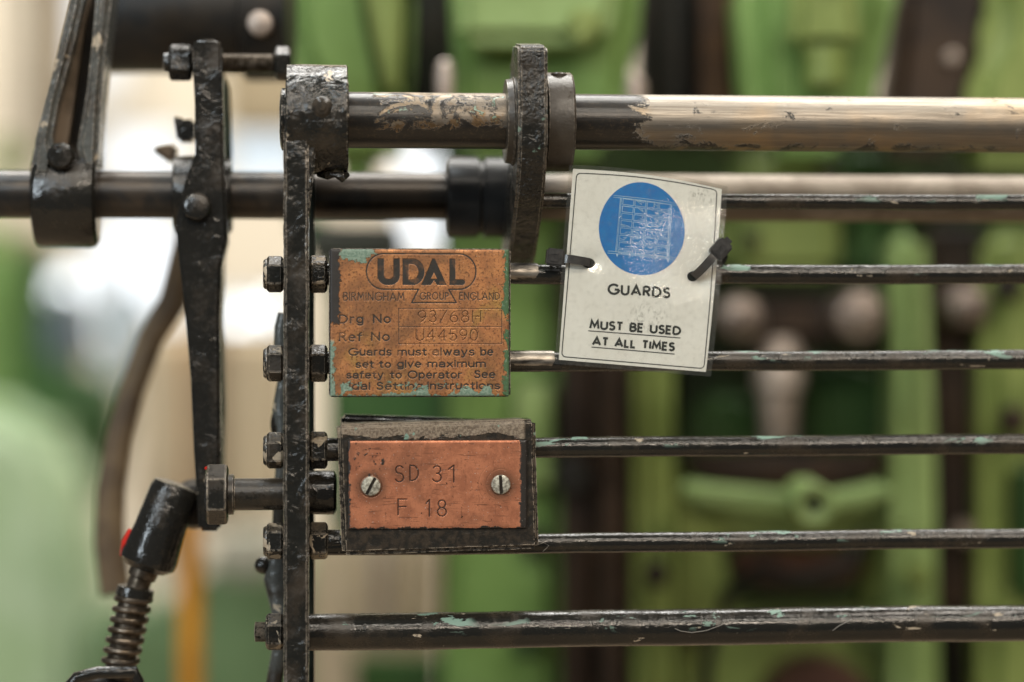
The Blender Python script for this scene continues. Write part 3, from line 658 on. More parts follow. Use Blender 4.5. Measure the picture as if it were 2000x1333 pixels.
# ================================================================= WARNING SIGN (laminated card)
EC = .0
cornE = {'TL': (1112, 322), 'TR': (1421, 365), 'BR': (1388.5, 736), 'BL': (1083, 711)}
sgn = thing('warning_sign', 'laminated white card with blue disc, reading GUARDS MUST BE USED AT ALL TIMES', 'warning sign', M(1250, 530, EC))
def sign_px(u, v):
    a = [cornE['TL'][i] * (1-u) * (1-v) + cornE['TR'][i] * u * (1-v) + cornE['BR'][i] * u * v + cornE['BL'][i] * (1-u) * v for i in (0, 1)]
    a[1] += -9.0 * math.sin(math.pi * u) * (1 - v) ** 1.5     # the card's top edge bows as its right corner curls back
    a[0] += 3.0 * math.sin(math.pi * v) * u
    return a
def sign_pt(u, v, off=0.0):
    x, y = sign_px(u, v)
    e = EC - .5 + 9.0 * max(0, u - .55) ** 1.5 * (1.3 - v) + 1.2 * math.sin(3 * u + 2 * v) * .5
    for (hu, hv) in ((.2, .47), (.86, .52)):                  # puckers round the tie holes
        e += 1.1 * math.exp(-(((u - hu) / .07) ** 2 + ((v - hv) / .05) ** 2))
    return M(x, y, e + off)
def inv(px, py):
    u, v = .5, .5
    for _ in range(30):
        x, y = sign_px(u, v); xu, yu = sign_px(u + .001, v); xv, yv = sign_px(u, v + .001)
        a, b_, c, d = (xu - x) / .001, (xv - x) / .001, (yu - y) / .001, (yv - y) / .001
        det = a * d - b_ * c; ex, ey = px - x, py - y
        u += (d * ex - b_ * ey) / det; v += (-c * ex + a * ey) / det
    return u, v
SW, SH = 308., 390.
def sheet(name, u0, u1, v0, v1, off, thick, mat, nu=40, nv=50):
    bb = B(); g0 = [[bb.b.verts.new(sign_pt(u0 + (u1-u0) * i / nu, v0 + (v1-v0) * j / nv, off)) for i in range(nu+1)] for j in range(nv+1)]
    g1 = [[bb.b.verts.new(sign_pt(u0 + (u1-u0) * i / nu, v0 + (v1-v0) * j / nv, off + thick)) for i in range(nu+1)] for j in range(nv+1)]
    for j in range(nv):
        for i in range(nu):
            bb.b.faces.new([g0[j][i], g0[j+1][i], g0[j+1][i+1], g0[j][i+1]]); bb.b.faces.new([g1[j][i], g1[j][i+1], g1[j+1][i+1], g1[j+1][i]])
    for i in range(nu): bb.b.faces.new([g0[0][i], g0[0][i+1], g1[0][i+1], g1[0][i]]); bb.b.faces.new([g0[nv][i+1], g0[nv][i], g1[nv][i], g1[nv][i+1]])
    for j in range(nv): bb.b.faces.new([g0[j+1][0], g0[j][0], g1[j][0], g1[j+1][0]]); bb.b.faces.new([g0[j][nu], g0[j+1][nu], g1[j+1][nu], g1[j][nu]])
    return bb.out(name, mat, sgn, ang=60)
t = T('aged_card'); a = t.noise(.05, 4, .6); bq = t.noise(.35, 5, .6, 0, (1, 1, 2.2), 4.)
col = t.mix(t.thr(a, .35, .7), (.83, .82, .78), (.78, .765, .72)); col = t.mix(t.ma('MULTIPLY', t.thr(bq, .64, .80), .2), col, (.25, .23, .19))
# grey smudge at the top right corner, scuffs under the word
q1 = M(1372, 385, 0); q2 = M(1265, 618, 0); qa = sgn['_a']
for q, st2, rr in ((q1, (.8, 0, 1.3), 6), (q2, (.8, 0, 1.1), 9)):
    dd = t.vm('LENGTH', t.vm('MULTIPLY', t.vm('SUBTRACT', t.p, (q[0] - qa[0], 0, q[2] - qa[2])), st2))
    sm = t.ma('MULTIPLY', t.thr(dd, rr * .2, rr, 1.0, 0.0), t.thr(t.noise(.9, 4, .7, .4, (1, 1, .5), rr), .5, .62)); col = t.mix(t.ma('MULTIPLY', sm, .5 if rr == 9 else .75), col, (.13, .12, .09))
m_card = t.fin(col, .6, 0.0, None, .3)
sheet('card', .025, .965, .02, .978, .12, .35, m_card)
def flat(name, strokes_uv, hw_px, mat, off):     # ink laid on the card; each stroke a hair above the last
    bb = B(); k = 0
    for st in strokes_uv:
        st = [p for i, p in enumerate(st) if i == 0 or math.dist(p, st[i-1]) > .05]
        if len(st) < 2: continue
        closed = math.dist(st[0], st[-1]) < .3 and len(st) > 3
        if closed: st = st[:-1]
        # refine long segments so ink follows the bent card
        fine = []
        n = len(st)
        for i in range(n if closed else n - 1):
            p, q = st[i], st[(i+1) % n]; m = max(1, int(math.dist(p, q) / 8))
            for j in range(m): fine.append((p[0] + (q[0]-p[0]) * j / m, p[1] + (q[1]-p[1]) * j / m))
        if not closed: fine.append(st[-1])
        n = len(fine); L = []; Rr = []
        for i, p in enumerate(fine):
            a = fine[(i-1) % n] if (closed or i > 0) else None; c = fine[(i+1) % n] if (closed or i < n-1) else None
            d1 = ((p[0]-a[0]), (p[1]-a[1])) if a else None; d2 = ((c[0]-p[0]), (c[1]-p[1])) if c else None
            def nm(d): l = math.hypot(*d) or 1; return (d[0]/l, d[1]/l)
            d1 = nm(d1) if d1 else nm(d2); d2 = nm(d2) if d2 else d1
            nx, ny = -(d1[1]+d2[1]), (d1[0]+d2[0]); l = math.hypot(nx, ny) or 1; nx /= l; ny /= l
            cs = max(.38, nx * -d1[1] + ny * d1[0]); h = hw_px / cs
            L.append((p[0]+nx*h, p[1]+ny*h)); Rr.append((p[0]-nx*h, p[1]-ny*h))
        o_ = off - .004 * (k % 8); k += 1
        vl = [bb.b.verts.new(sign_pt(x / SW, y / SH, o_)) for x, y in L]; vr = [bb.b.verts.new(sign_pt(x / SW, y / SH, o_)) for x, y in Rr]
        for i in range(n if closed else n - 1):
            j = (i+1) % n
            bb.b.faces.new([vl[i], vl[j], vr[j], vr[i]])
    for f in bb.b.faces: f.normal_update()
    return bb.out(name, mat, sgn, ang=180)
def loc(px, py): u, v = inv(px, py); return u * SW, v * SH
m_ink = simple('black_ink', (.015, .018, .015), .5, (.03, .033, .03))
t = T('blue_ink'); a = t.noise(.3, 4, .6); m_blue = t.fin(t.mix(t.thr(a, .3, .75), (.0, .16, .50), (.0, .20, .55)), .5, 0.0, None, .3)
m_line = simple('pale_blue_line', (.42, .60, .72), .5, (.25, .42, .6))
def word(text, pl, pr, capr, hw, gap):          # px of the left and right ends of the baseline, cap height in px
    (x0, y0), (x1, y1) = loc(*pl), loc(*pr); ang = math.atan2(y1 - y0, x1 - x0)
    wd = math.hypot(x1 - x0, y1 - y0); sts = lay(text, hw, wd - hw, -hw, -(capr - hw), gap)
    return [[(x0 + x * math.cos(ang) - y * math.sin(ang), y0 + x * math.sin(ang) + y * math.cos(ang)) for x, y in st] for st in sts]
st = word('GUARDS', (1186, 576), (1309, 584), 22.5, 2.3, .3); flat('word_guards', st, 2.3, m_ink, .02)
def c3(x, y): return (1060 + x / 2.8975, 300 + y / 2.8975)
st = word('MUST BE USED', c3(262, 995), c3(782, 1032), 19, 2.2, .27) + word('AT ALL TIMES', c3(277, 1088), c3(747, 1122), 18.5, 2.2, .27); flat('lettering', st, 2.2, m_ink, .02)
flat('underline', [[loc(*c3(258, 1004)), loc(*c3(780, 1045))], [loc(*c3(276, 1096)), loc(*c3(746, 1136))]], .95, m_ink, .02)
# border, rounded
bc = [c3(192, 112), c3(986, 208), c3(912, 1218), c3(107, 1150)]
pts = []; cr = 9
P4 = [loc(*q) for q in bc]
for i in range(4):
    p = P4[i]; a = P4[i-1]; c = P4[(i+1) % 4]
    da = math.dist(p, a); dc = math.dist(p, c); s0 = (p[0] + (a[0]-p[0]) * cr / da, p[1] + (a[1]-p[1]) * cr / da); s1 = (p[0] + (c[0]-p[0]) * cr / dc, p[1] + (c[1]-p[1]) * cr / dc)
    for k in range(7):
        t_ = k / 6; pts.append(((1-t_)**2 * s0[0] + 2*t_*(1-t_) * p[0] + t_*t_ * s1[0], (1-t_)**2 * s0[1] + 2*t_*(1-t_) * p[1] + t_*t_ * s1[1]))
flat('border', [pts + [pts[0]]], .95, m_ink, .02)
# blue disc
cx, cy = loc(1253.5, 447.5); bb = B(); rings = []
rx, ry = 83, 90
cv = bb.b.verts.new(sign_pt(cx / SW, cy / SH, .05))
for k in range(1, 9):
    rings.append([bb.b.verts.new(sign_pt((cx + rx * k / 8 * math.cos(a_ * math.pi / 36)) / SW, (cy + ry * k / 8 * math.sin(a_ * math.pi / 36)) / SH, .05)) for a_ in range(72)])
for i in range(72): bb.b.faces.new([cv, rings[0][i], rings[0][(i+1) % 72]])
for r0, r1 in zip(rings, rings[1:]):
    for i in range(72): bb.b.faces.new([r0[i], r1[i], r1[(i+1) % 72], r0[(i+1) % 72]])
bmesh.ops.recalc_face_normals(bb.b, faces=bb.b.faces); bb.out('blue_disc', m_blue, sgn, ang=180)
ln = []
def PL(*pts): ln.append([loc(*c3(*p)) for p in pts])
# guard pictogram: lintel, sill, posts, 4 x 8 cells
TLc, TRc, BLc, BRc = (446, 252), (728, 288), (418, 562), (708, 590)
PL((402, 238), (762, 284)); PL((400, 248), (760, 296)); PL((368, 552), (752, 592)); PL((366, 564), (750, 604))
PL((446, 252), (418, 560)); PL((440, 252), (412, 560)); PL((722, 288), (706, 590)); PL((730, 288), (714, 590))
def bl(s_, r_): return tuple(TLc[i] * (1-s_) * (1-r_) + TRc[i] * s_ * (1-r_) + BRc[i] * s_ * r_ + BLc[i] * (1-s_) * r_ for i in (0, 1))
rr = random.Random(3)
for j in range(8):
    for i in range(4):
        s0, s1 = .035 + i * .243, .035 + i * .243 + .215; r0, r1 = .01 + j * .133, .01 + j * .133 + .104
        if j == 7: r1 = r0 + .055
        PL(bl(s0, r0), bl(s1, r0), bl(s1, r1), bl(s0, r1), bl(s0, r0))
        if j < 7 and ((i in (1, 2) and rr.random() < .85) or (i == 0 and j in (3, 4, 5)) or (i == 3 and rr.random() < .4)):
            for _ in range(1):
                q = [bl(s0 + (s1-s0) * rr.random(), r0 + (r1-r0) * rr.random()) for _ in range(4)]; PL(*q)
flat('pictogram', ln, .48, m_line, .035 - .012)
bb = B()
for k in range(5):
    s_ = k / 4; bx = 420 + s_ * 288; by = 568 + s_ * 30
    tri_ = [loc(*c3(bx - 5, by)), loc(*c3(bx + 7, by + 1)), loc(*c3(bx + 1, by + 19))]
    bb.b.faces.new([bb.b.verts.new(sign_pt(x / SW, y / SH, .0)) for x, y in reversed(tri_)])
bb.out('pictogram_spikes', m_line, sgn)
# clear laminate over both sides: glossy film with wrinkles
t = T('laminate_film'); a = t.noise(.05, 3, .5, .3); q = M(1345, 500, 0); bq = t.noise(.45, 5, .62, 1.4, (1, 1, 1), 8.)
dd = t.vm('LENGTH', t.vm('MULTIPLY', t.vm('SUBTRACT', t.p, (q[0] - qa[0], 0, q[2] - qa[2])), (.8, 0, 1)))
wr = t.ma('MULTIPLY', bq, t.thr(dd, 3, 25, 1.0, .05))
nn = t.bump(a, 2.2, .7); nn = t.bump(wr, 1.4, 1.0, nn)
gl = t.n('ShaderNodeBsdfGlossy'); t.put(gl.inputs['Color'], (1, 1, 1)); t.put(gl.inputs['Roughness'], .09); t.put(gl.inputs['Normal'], nn)
tr = t.n('ShaderNodeBsdfTransparent'); t.put(tr.inputs[0], (.97, .97, .955))
df_ = t.n('ShaderNodeBsdfDiffuse'); t.put(df_.inputs[0], (.5, .47, .4))
fc = t.n('ShaderNodeLayerWeight'); t.put(fc.inputs['Normal'], nn); frs = t.ma('ADD', t.ma('MULTIPLY', t.ma('POWER', fc.outputs['Facing'], 4.0), .5), .07)
ms = t.n('ShaderNodeMixShader'); t.put(ms.inputs[0], frs); t.t.links.new(tr.outputs[0], ms.inputs[1]); t.t.links.new(gl.outputs[0], ms.inputs[2])
ms2 = t.n('ShaderNodeMixShader'); t.put(ms2.inputs[0], t.thr(t.noise(.4, 5, .6), .45, .8, .015, .06)); t.t.links.new(ms.outputs[0], ms2.inputs[1]); t.t.links.new(df_.outputs[0], ms2.inputs[2])
t.t.links.new(ms2.outputs[0], t.o.inputs[0]); m_lam = t.m
sheet('laminate', 0, 1, 0, 1, -.09, .09, m_lam, 60, 76)
# punched holes: dark discs laid on the film, not cut through
for (hx, hy, ra, rb, an) in ((1149, 514, 13, 10, 5), (1353, 540, 11, 10, -35)):
    u, v = loc(hx, hy); bb = B(); vs = []
    for k in range(24):
        x = ra * math.cos(k * math.pi / 12); y = rb * math.sin(k * math.pi / 12)
        vs.append(bb.b.verts.new(sign_pt((u + x * math.cos(R(an)) - y * math.sin(R(an))) / SW, (v + x * math.sin(R(an)) + y * math.cos(R(an))) / SH, -.13)))
    bb.b.faces.new(list(reversed(vs))); bb.out('tie_hole_disc', m_ink, sgn)

# ================================================================= CABLE TIES
t = T('black_nylon'); a = t.noise(.5, 4, .6); m_tie = t.fin(t.mix(a, (.025, .025, .025), (.07, .065, .06)), .22, 0.0, t.bump(a, .1), .5)
def strap(pts, wd, th, parent):
    bb = B(); pts = [Vector(p) for p in pts]; rows = []
    up = Vector((0, 0, 1))
    for i, p in enumerate(pts):
        tt = (pts[min(i+1, len(pts)-1)] - pts[max(i-1, 0)]).normalized(); side = tt.cross(Vector((0, -1, 0))); 
        if side.length < .3: side = sd0
        side.normalize(); sd0 = side; nn_ = side.cross(tt).normalized()
        rows.append([bb.b.verts.new(p + side * s * wd / 2 + nn_ * k * th / 2) for s, k in ((-1, -1), (1, -1), (1, 1), (-1, 1))])
    for r0, r1 in zip(rows, rows[1:]):
        for i in range(4): bb.b.faces.new([r0[i], r0[(i+1) % 4], r1[(i+1) % 4], r1[i]])
    bb.b.faces.new(rows[0]); bb.b.faces.new(list(reversed(rows[-1]))); bmesh.ops.recalc_face_normals(bb.b, faces=bb.b.faces)
    return bb.out('strap', m_tie, parent)
def tie(label, head, ang, path, hw_=(7.0, 6.8)):
    c = M(*head); tt = thing('cable_tie', label, 'cable tie', c, True, 'black cable ties holding the warning sign')
    bb = B().box(-hw_[0]/2, hw_[0]/2, -2.4, 3.0, -hw_[1]/2, hw_[1]/2, .7, 2)
    bb.box(-hw_[0]/2 + 1.3, hw_[0]/2 - 2.2, -2.9, -2.0, -hw_[1]/2 + 1.4, -hw_[1]/2 + 3.0, .3)
    bb.box(-hw_[0]/2 + 1.3, hw_[0]/2 - 2.2, -2.75, -2.0, hw_[1]/2 - 2.6, hw_[1]/2 - 1.2, .3)
    bmesh.ops.rotate(bb.b, verts=bb.b.verts, cent=(0, 0, 0), matrix=Matrix.Rotation(R(ang), 3, 'Y')); bmesh.ops.translate(bb.b, verts=bb.b.verts, vec=c)
    bb.out('tie_head', m_tie, tt)
    strap([M(*p) for p in path], 3.3, 1.0, tt)
    tl = B().box(hw_[0]/2 - .3, hw_[0]/2 + 1.6, -.6, .5, -1.5, 1.5, .15)
    for k in range(5): tl.box(-hw_[0]/2 + .9 + k * 1.1, -hw_[0]/2 + 1.3 + k * 1.1, -2.75, -2.3, -.6, .9, .08)
    bmesh.ops.rotate(tl.b, verts=tl.b.verts, cent=(0, 0, 0), matrix=Matrix.Rotation(R(ang), 3, 'Y')); bmesh.ops.translate(tl.b, verts=tl.b.verts, vec=c)
    tl.out('cut_tail', m_tie, tt)
    return tt
tie('black cable tie at the left edge of the card, its square head outside', (1084, 503, -1), 6,
    [(1098, 505, -1.2), (1106, 506, -2.6), (1116, 506.5, -3.0), (1130, 509, -2.8), (1142, 511, -2.0), (1150, 513, -.6), (1154, 514, 3), (1154, 522, 12), (1110, 520, 15), (1080, 510, 12), (1078, 504, 3)])
tie('black cable tie at the right edge of the card, its head tilted upward', (1407, 487, -3), -48,
    [(1400, 494, -3.2), (1392, 503, -4.2), (1383, 513, -4.4), (1374, 523, -3.8), (1364, 533, -2.2), (1356, 539, -.4), (1352, 543, 3), (1356, 545, 14), (1400, 530, 15), (1414, 500, 12), (1414, 488, 3)], (7.6, 6.6))

# cobweb hairs on the rails
hr = simple('grey_hair', (.3, .28, .25), .6)
hair = None
for k, pts in enumerate((((1318, 1228, -.2), (1330, 1233, -.3), (1352, 1236, -.3), (1380, 1232, -.3), (1412, 1220, -.2)), ((1626, 1232, 0), (1640, 1222, -.5), (1664, 1210, 0)), ((1040, 1068, 3), (1062, 1060, 3), (1072, 1066, 3), (1060, 1078, 4)))):
    o = B().tube([M(p[0], p[1], p[2]) for p in pts], .13, 6)
    o = o.out('stray_fibre', hr, None, M(*pts[0]))
    tag(o, ('thin curved grey fibre stuck to the bottom rail, the longer one', 'short slanting grey fibre stuck to the bottom rail, the right one', 'curled fibre at the lower right corner of the serial block')[k], 'fibre', 'stray fibres on the guard')

# ================================================================= REAR SHAFT AND LEVERS (softly out of focus)
ER = 62.
zr = Mz(500, 382, ER)
rsh = thing('rear_shaft', 'long out of focus round shaft behind the guard, black left and bare metal right', 'shaft', (Ma(500, ER), ER, zr))
t = T('rear_shaft_metal'); X = t.xyz(); bl_ = t.noise(.05, 5, .6, .5); mk = t.thr(t.ma('ADD', X[0], t.ma('MULTIPLY', bl_, 30)), Ma(1090, ER) - Ma(500, ER), Ma(1150, ER) - Ma(500, ER) + 15)
col = t.mix(t.thr(bl_, .4, .6), (.022, .021, .02), (.05, .038, .028)); col = t.mix(mk, col, t.mix(t.thr(bl_, .4, .6), (.27, .23, .185), (.19, .155, .12)))
m_rsh = t.fin(col, t.mf(mk, .3, .6), t.mf(mk, .3, .55), t.bump(bl_, .3))
B().lathe([(Ma(-80, ER), 9.9), (Ma(600, ER), 9.9), (Ma(1200, ER), 9.9), (Ma(2150, ER), 9.9)], (0, ER, zr), n=48).out('shaft_bar', m_rsh, rsh)
cb = B(); g = lambda x: Ma(x, ER - 10)
cb.lathe([(g(872), 15), (g(876), 16.6), (g(880), 17), (g(935), 17), (g(938), 15.6), (g(946), 15.6), (g(949), 17), (g(1000), 17), (g(1004), 15.5)], (0, ER, Mz(940, 386, ER)), n=56)
cb.out('coupling_sleeve', simple('coupling_black', (.03, .03, .03), .3, (.018, .018, .018)), rsh)
# lever A: forked casting on the far left
la = thing('forked_lever', 'black cast lever with a hollow web rising from a round hub at far left', 'lever', (Ma(125, ER), ER, zr))
z2 = Mz(125, 383, ER)
hbb = B().lathe([(Ma(58, 45), 18.5), (Ma(62, 45), 20.6), (Ma(70, 45), 21.5), (Ma(168, 45), 21.5), (Ma(180, 45), 20.8), (Ma(186, 45), 19)], (0, ER, z2), n=64); hbb.lump(.35, .08)
m_rib = black_paint('lightened_black_paint', .13, .4, .05, .72, .66, .06, .7, .3, .2, seed=83., base=(.085, .087, .08))  # the ribs' greyish highlight is put into this lighter base colour
hbb.out('hub', m_soft, la)
def PXZ(lst, e): return [(M(x, y, e)[0], M(x, y, e)[2]) for x, y in lst]
def ribx(lst, e0, e1, bev=2.): bb = B().prism(PXZ(lst, e0), 'xz', e0, e1, bev, 3); return bb
ribx([(60, 345), (68, 270), (100, 150), (145, -40), (172, -40), (142, 90), (112, 200), (98, 278), (105, 300), (100, 345)], 42, 76, 2.2).out('rib', m_rib, la)
ribx([(150, 285), (168, 180), (178, 90), (190, -40), (222, -40), (206, 90), (196, 200), (190, 330), (160, 330)], 44, 76, 2.2).out('rib', m_rib, la)
ribx([(100, 310), (98, 270), (148, 90), (172, -40), (178, -40), (160, 90), (132, 285), (150, 310)], 56, 72, 1.2).out('web', simple('web_bronze_black', (.20, .15, .105), .4, (.08, .06, .04)), la)
ribx([(128, 300), (150, 120), (168, -40), (204, -40), (196, 120), (182, 300)], 66, 74, 1.2).out('web', m_blackdk, la)
q = M(119, 306, 42); B().lathe([(38.5, 2.5), (38.8, 4.4), (40, 5.4), (46, 5.5)], (q[0], 0, q[2]), 'y', 32).out('bolt_head', m_soft, la)
# lever B
lb_ = thing('adjuster_lever', 'tall black flat lever with an adjusting screw through its top, standing left of the upright', 'lever', (Ma(405, 50), 50, Mz(405, 400, 50)))
bb = ribx([(374, 86), (382, 76), (424, 75), (433, 86), (435, 200), (438, 330), (443, 420), (444, 470), (432, 520), (429, 620), (430, 760), (431, 900), (430, 1038), (388, 1038), (378, 880), (372, 740), (360, 600), (346, 480), (343, 430), (362, 350), (381, 300), (380, 200)], 36, 60, 1.8)
bb.out('lever_bar', m_soft, lb_)
ribx([(426, 130), (446, 160), (452, 300), (452, 420), (438, 470), (436, 620), (440, 800), (436, 940), (418, 940), (420, 300)], 66, 82, 1.5).out('rear_bar', simple('dull_green_black', (.03, .045, .035), .4, (.02, .028, .022)), lb_)
B().lathe([(Ma(335, 50), 14), (Ma(338, 50), 16), (Ma(375, 50), 16.4), (Ma(380, 50), 15)], (0, ER, zr), n=48).out('hub', m_soft, lb_)
B().lathe([(Ma(438, 50), 15.5), (Ma(450, 50), 15.5), (Ma(452, 50), 14)], (0, ER, zr), n=48).out('hub', m_soft, lb_)
q = M(385, 406, 36); B().lathe([(31, 3.5), (31.6, 5.0), (33, 5.8), (37, 5.9)], (q[0], 0, q[2]), 'y', 32).out('bolt_head', m_soft, lb_)
q = M(358, 240, 66); B().prism(PXZ([(338, 222), (352, 234), (380, 232), (380, 275), (345, 275)], 58), 'xz', 58, 72, 1.5).out('stop_lug', m_soft, lb_)
q = M(320, 300, 66); B().prism(PXZ([(292, 290), (320, 284), (345, 282), (340, 318), (325, 312)], 70), 'xz', 70, 84, 1.5).out('pawl', simple('pawl_bronze', (.16, .11, .07), .4), lb_)
asr = thing('adjusting_screw', 'threaded screw with lock nut passing through the top of the tall lever', 'screw', (Ma(440, 48), 48, Mz(440, 124, 48)))
za = Mz(440, 124, 48)
hexnut(Ma(330, 48), Ma(376, 48), za, e=48, r=7.6, ch=1.2, rot=84).out('lock_nut', m_soft, asr)
B().lathe([(Ma(319, 48), 2.6), (Ma(321, 48), 3.8), (Ma(332, 48), 4.2)], (0, 48, za), n=24).out('screw_end', m_soft, asr)
a0, a1 = Ma(376, 48), Ma(536, 48); k = 22
B().lathe([(a0 + (a1 - a0) * i / (2 * k), 3.6 + .55 * (i % 2)) for i in range(2 * k + 1)], (0, 48, za), n=28).out('thread', m_thread, asr)
hexnut(a1, Ma(568, 48), za, e=48, r=7.2, ch=1.2, rot=96).out('screw_head', m_soft, asr)
# linkage rod with spring, lower left
EL = 40.
lk = thing('spring_rod', 'dark rod end with red band and coil spring hanging at the lower left', 'linkage rod', M(300, 1050, EL), True)
p0 = Vector(M(345, 945, EL)); p1 = Vector(M(283, 1112, EL)); 
def along(p, q, ts, rs, n=32): return B().tube([p.lerp(q, t_) for t_ in ts], rs, n)
along(p0, p1, [0, .02, .1, .55, .86, .93, 1.0], [7, 9.0, 9.8, 10.4, 11.6, 11.2, 8]).lump(.2, .1).out('rod_end', m_soft, lk)
q0, q1 = Vector(M(262, 1036, EL)), Vector(M(246, 1088, EL)); B().tube([q0, q0.lerp(q1, .5), q1], [2.4, 3.6, 2.6], 16).out('red_band', simple('bright_red_paint', (.6, .03, .02), .35), lk)
p2 = Vector(M(262, 1165, EL)); p3 = Vector(M(228, 1325, EL))
along(p1, p2, [-.1, .3, .35, 1], [6, 5.6, 4.6, 4.6]).out('threaded_rod', m_thread, lk)
along(p2, p3, [-.12, -.1, 0, .04], [6, 7.4, 7.6, 6.5]).out('spring_cup', m_soft, lk)
along(p2, p3, [0, 1], [5.9, 5.6]).out('inner_rod', m_thread, lk)
ax = (p3 - p2); u_ = ax.normalized(); s1 = u_.cross(Vector((0, 1, 0))).normalized(); s2 = u_.cross(s1)
B().tube([p2 + ax * (i / 200) + (s1 * math.cos(i * .2 * math.pi / 2.5) + s2 * math.sin(i * .2 * math.pi / 2.5)) * 6.5 for i in range(201)], 1.35, 10).out('coil_spring', m_thread, lk)
B().lathe([(-10, 4), (-8, 8), (0, 10.3), (8, 8), (12, 3)], M(380, 985, EL + 14), 'y', 40).out('ball_joint', m_blackdk, lk)
brk = B().tube([M(118, 1380, 30), M(132, 1345, 30), M(150, 1324, 30), M(190, 1314, 30), M(264, 1312, 30), M(270, 1330, 30), M(268, 1380, 30)], [2.2, 2.4, 2.5, 2.5, 2.5, 2.4, 2.2], 16)
brk.tube([M(150, 1332, 48), M(262, 1332, 48)], 4, 16)
tag(brk.out('spring_bracket', m_soft, None, M(200, 1330, 30)), 'small rounded black bracket under the coil spring at the bottom edge', 'bracket')
hose = B().tube([M(372, 440, 150), M(352, 520, 150), M(338, 590, 150), M(295, 660, 150), M(258, 760, 150), M(232, 860, 150), M(216, 960, 150), M(214, 1060, 150), M(226, 1160, 150)], [5.8, 5.8, 6.6, 6.0, 6.0, 6.2, 6.6, 7, 7], 20)
tag(hose.out('curved_hose', simple('brown_rubber', (.17, .12, .07), .5, (.10, .07, .045)), None, M(250, 800, 150)), 'brown curved hose hanging behind the tall lever at left', 'hose')
# wavy casting behind the upright
wv = thing('latch_rod', 'lumpy dark latch rod standing just behind the upright', 'latch', M(549, 900, 34))
B().tube([M(555, 612, 36), M(551, 640, 36), M(550, 680, 36), M(555, 730, 36), M(549, 800, 36), M(553, 870, 36), M(549, 960, 36), M(545, 1060, 36), M(539, 1130, 36), M(554, 1230, 36), M(534, 1340, 36), M(529, 1400, 36)], [2.6, 3.2, 3.2, 2.2, 3.6, 2.4, 3, 3, 5, 3.4, 3.2, 3], 20).out('rod', m_rib, wv)
bb = B(); bmesh.ops.create_icosphere(bb.b, subdivisions=3, radius=3.6, matrix=Matrix.Translation(M(514, 1104, 36))); bb.tube([M(514, 1104, 36), M(539, 1100, 36)], 2.2, 14); bb.out('ball_knob', m_soft, wv)
bb = B(); bmesh.ops.create_icosphere(bb.b, subdivisions=3, radius=4.6, matrix=Matrix.Translation(M(550, 828, 38)) @ Matrix.Diagonal((1, 1, 1.7, 1))); bb.out('oval_knob', m_soft, wv)

# ================================================================= GREEN PRESS BEHIND (world frame, out of focus)
g_mid = green_paint('green_machine_paint', (.18, .295, .085), (.12, .205, .05), .42, .5)
g_lit = green_paint('pale_green_paint', (.29, .40, .155), (.21, .30, .10), .42, .35, 5.)
g_olive = green_paint('olive_green_paint', (.235, .29, .085), (.145, .195, .05), .45, .5, 9.)
g_dark = green_paint('deep_green_paint', (.035, .085, .018), (.022, .05, .014), .5, .5, 14.)
brown = simple('oily_brown_casting', (.045, .027, .016), .5, (.018, .012, .009), .03)
dark = simple('dark_recess_steel', (.010, .011, .009), .6, (.02, .016, .012), .03)
pinky = simple('pale_bare_bolt_steel', (.42, .35, .30), .45, (.28, .22, .18), .05, .3)
def WP(lst, d): return [(W(x, y, d)[0], W(x, y, d)[2]) for x, y in lst]
def slab(lst, d, thick, mat, parent, name, bev=4.): return B().prism(WP(lst, d), 'xz', d, d + thick, bev, 3).out(name, mat, parent, yaw=False)
def rect(x0, x1, y0, y1): return [(x0, y1), (x1, y1), (x1, y0), (x0, y0)]
pr = thing('green_press', 'large blurred green power press filling the background behind the guard', 'power press', (60, 320, -150), False)
# body plate far behind everything at right
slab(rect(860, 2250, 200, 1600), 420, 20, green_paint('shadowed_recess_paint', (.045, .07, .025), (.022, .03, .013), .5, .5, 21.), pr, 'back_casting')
slab([(862, 1500), (1092, 1500), (1094, 800), (1088, 470), (1090, 300), (870, 300), (880, 600)], 330, 60, g_mid, pr, 'left_column', 8)
slab([(990, 960), (1088, 960), (1088, 740), (1000, 740)], 322, 8, g_lit, pr, 'cover_plate', 6)
slab(rect(1096, 1150, 440, 1500), 300, 40, brown, pr, 'guide_rail')
slab(rect(1150, 1236, 440, 1500), 312, 40, brown, pr, 'guide_rail')
B().lathe([(295, 8), (297, 10), (310, 10)], (W(1120, 930, 300)[0], 0, W(1120, 930, 300)[2]), 'y', 32).out('guide_bolt', dark, pr)
slab(rect(1240, 1318, 440, 1500), 290, 60, g_olive, pr, 'front_column', 8)
slab([(1318, 1500), (1318, 900), (1345, 1010), (1400, 1040), (1440, 1200), (1690, 1200), (1725, 1040), (1742, 1010), (1742, 1500)], 330, 50, g_olive, pr, 'lower_apron', 8)
slab([(1318, 1060), (1318, 440), (1420, 440), (1420, 500), (1345, 540), (1310, 600), (1308, 850), (1325, 900), (1360, 945), (1420, 975), (1500, 985), (1660, 985), (1715, 960), (1748, 900), (1752, 860), (1765, 860), (1765, 1060)], 345, 40, g_olive, pr, 'upper_frame', 6)
slab([(1425, 540), (1645, 540), (1640, 285), (1435, 285)], 320, 40, g_olive, pr, 'name_panel', 8)
slab(rect(1645, 1745, 285, 545), 340, 40, g_dark, pr, 'side_panel', 6)
slab([(1742, 1500), (1842, 1500), (1832, 900), (1812, 440), (1745, 440), (1758, 700), (1752, 900)], 285, 60, g_lit, pr, 'right_column', 10)
slab([(1830, 1200), (1925, 1200), (1925, 440), (1815, 440)], 330, 30, brown, pr, 'guide_rail')
slab([(1860, 1500), (1912, 1500), (1925, 1180), (1850, 1180)], 340, 30, dark, pr, 'guide_rail')
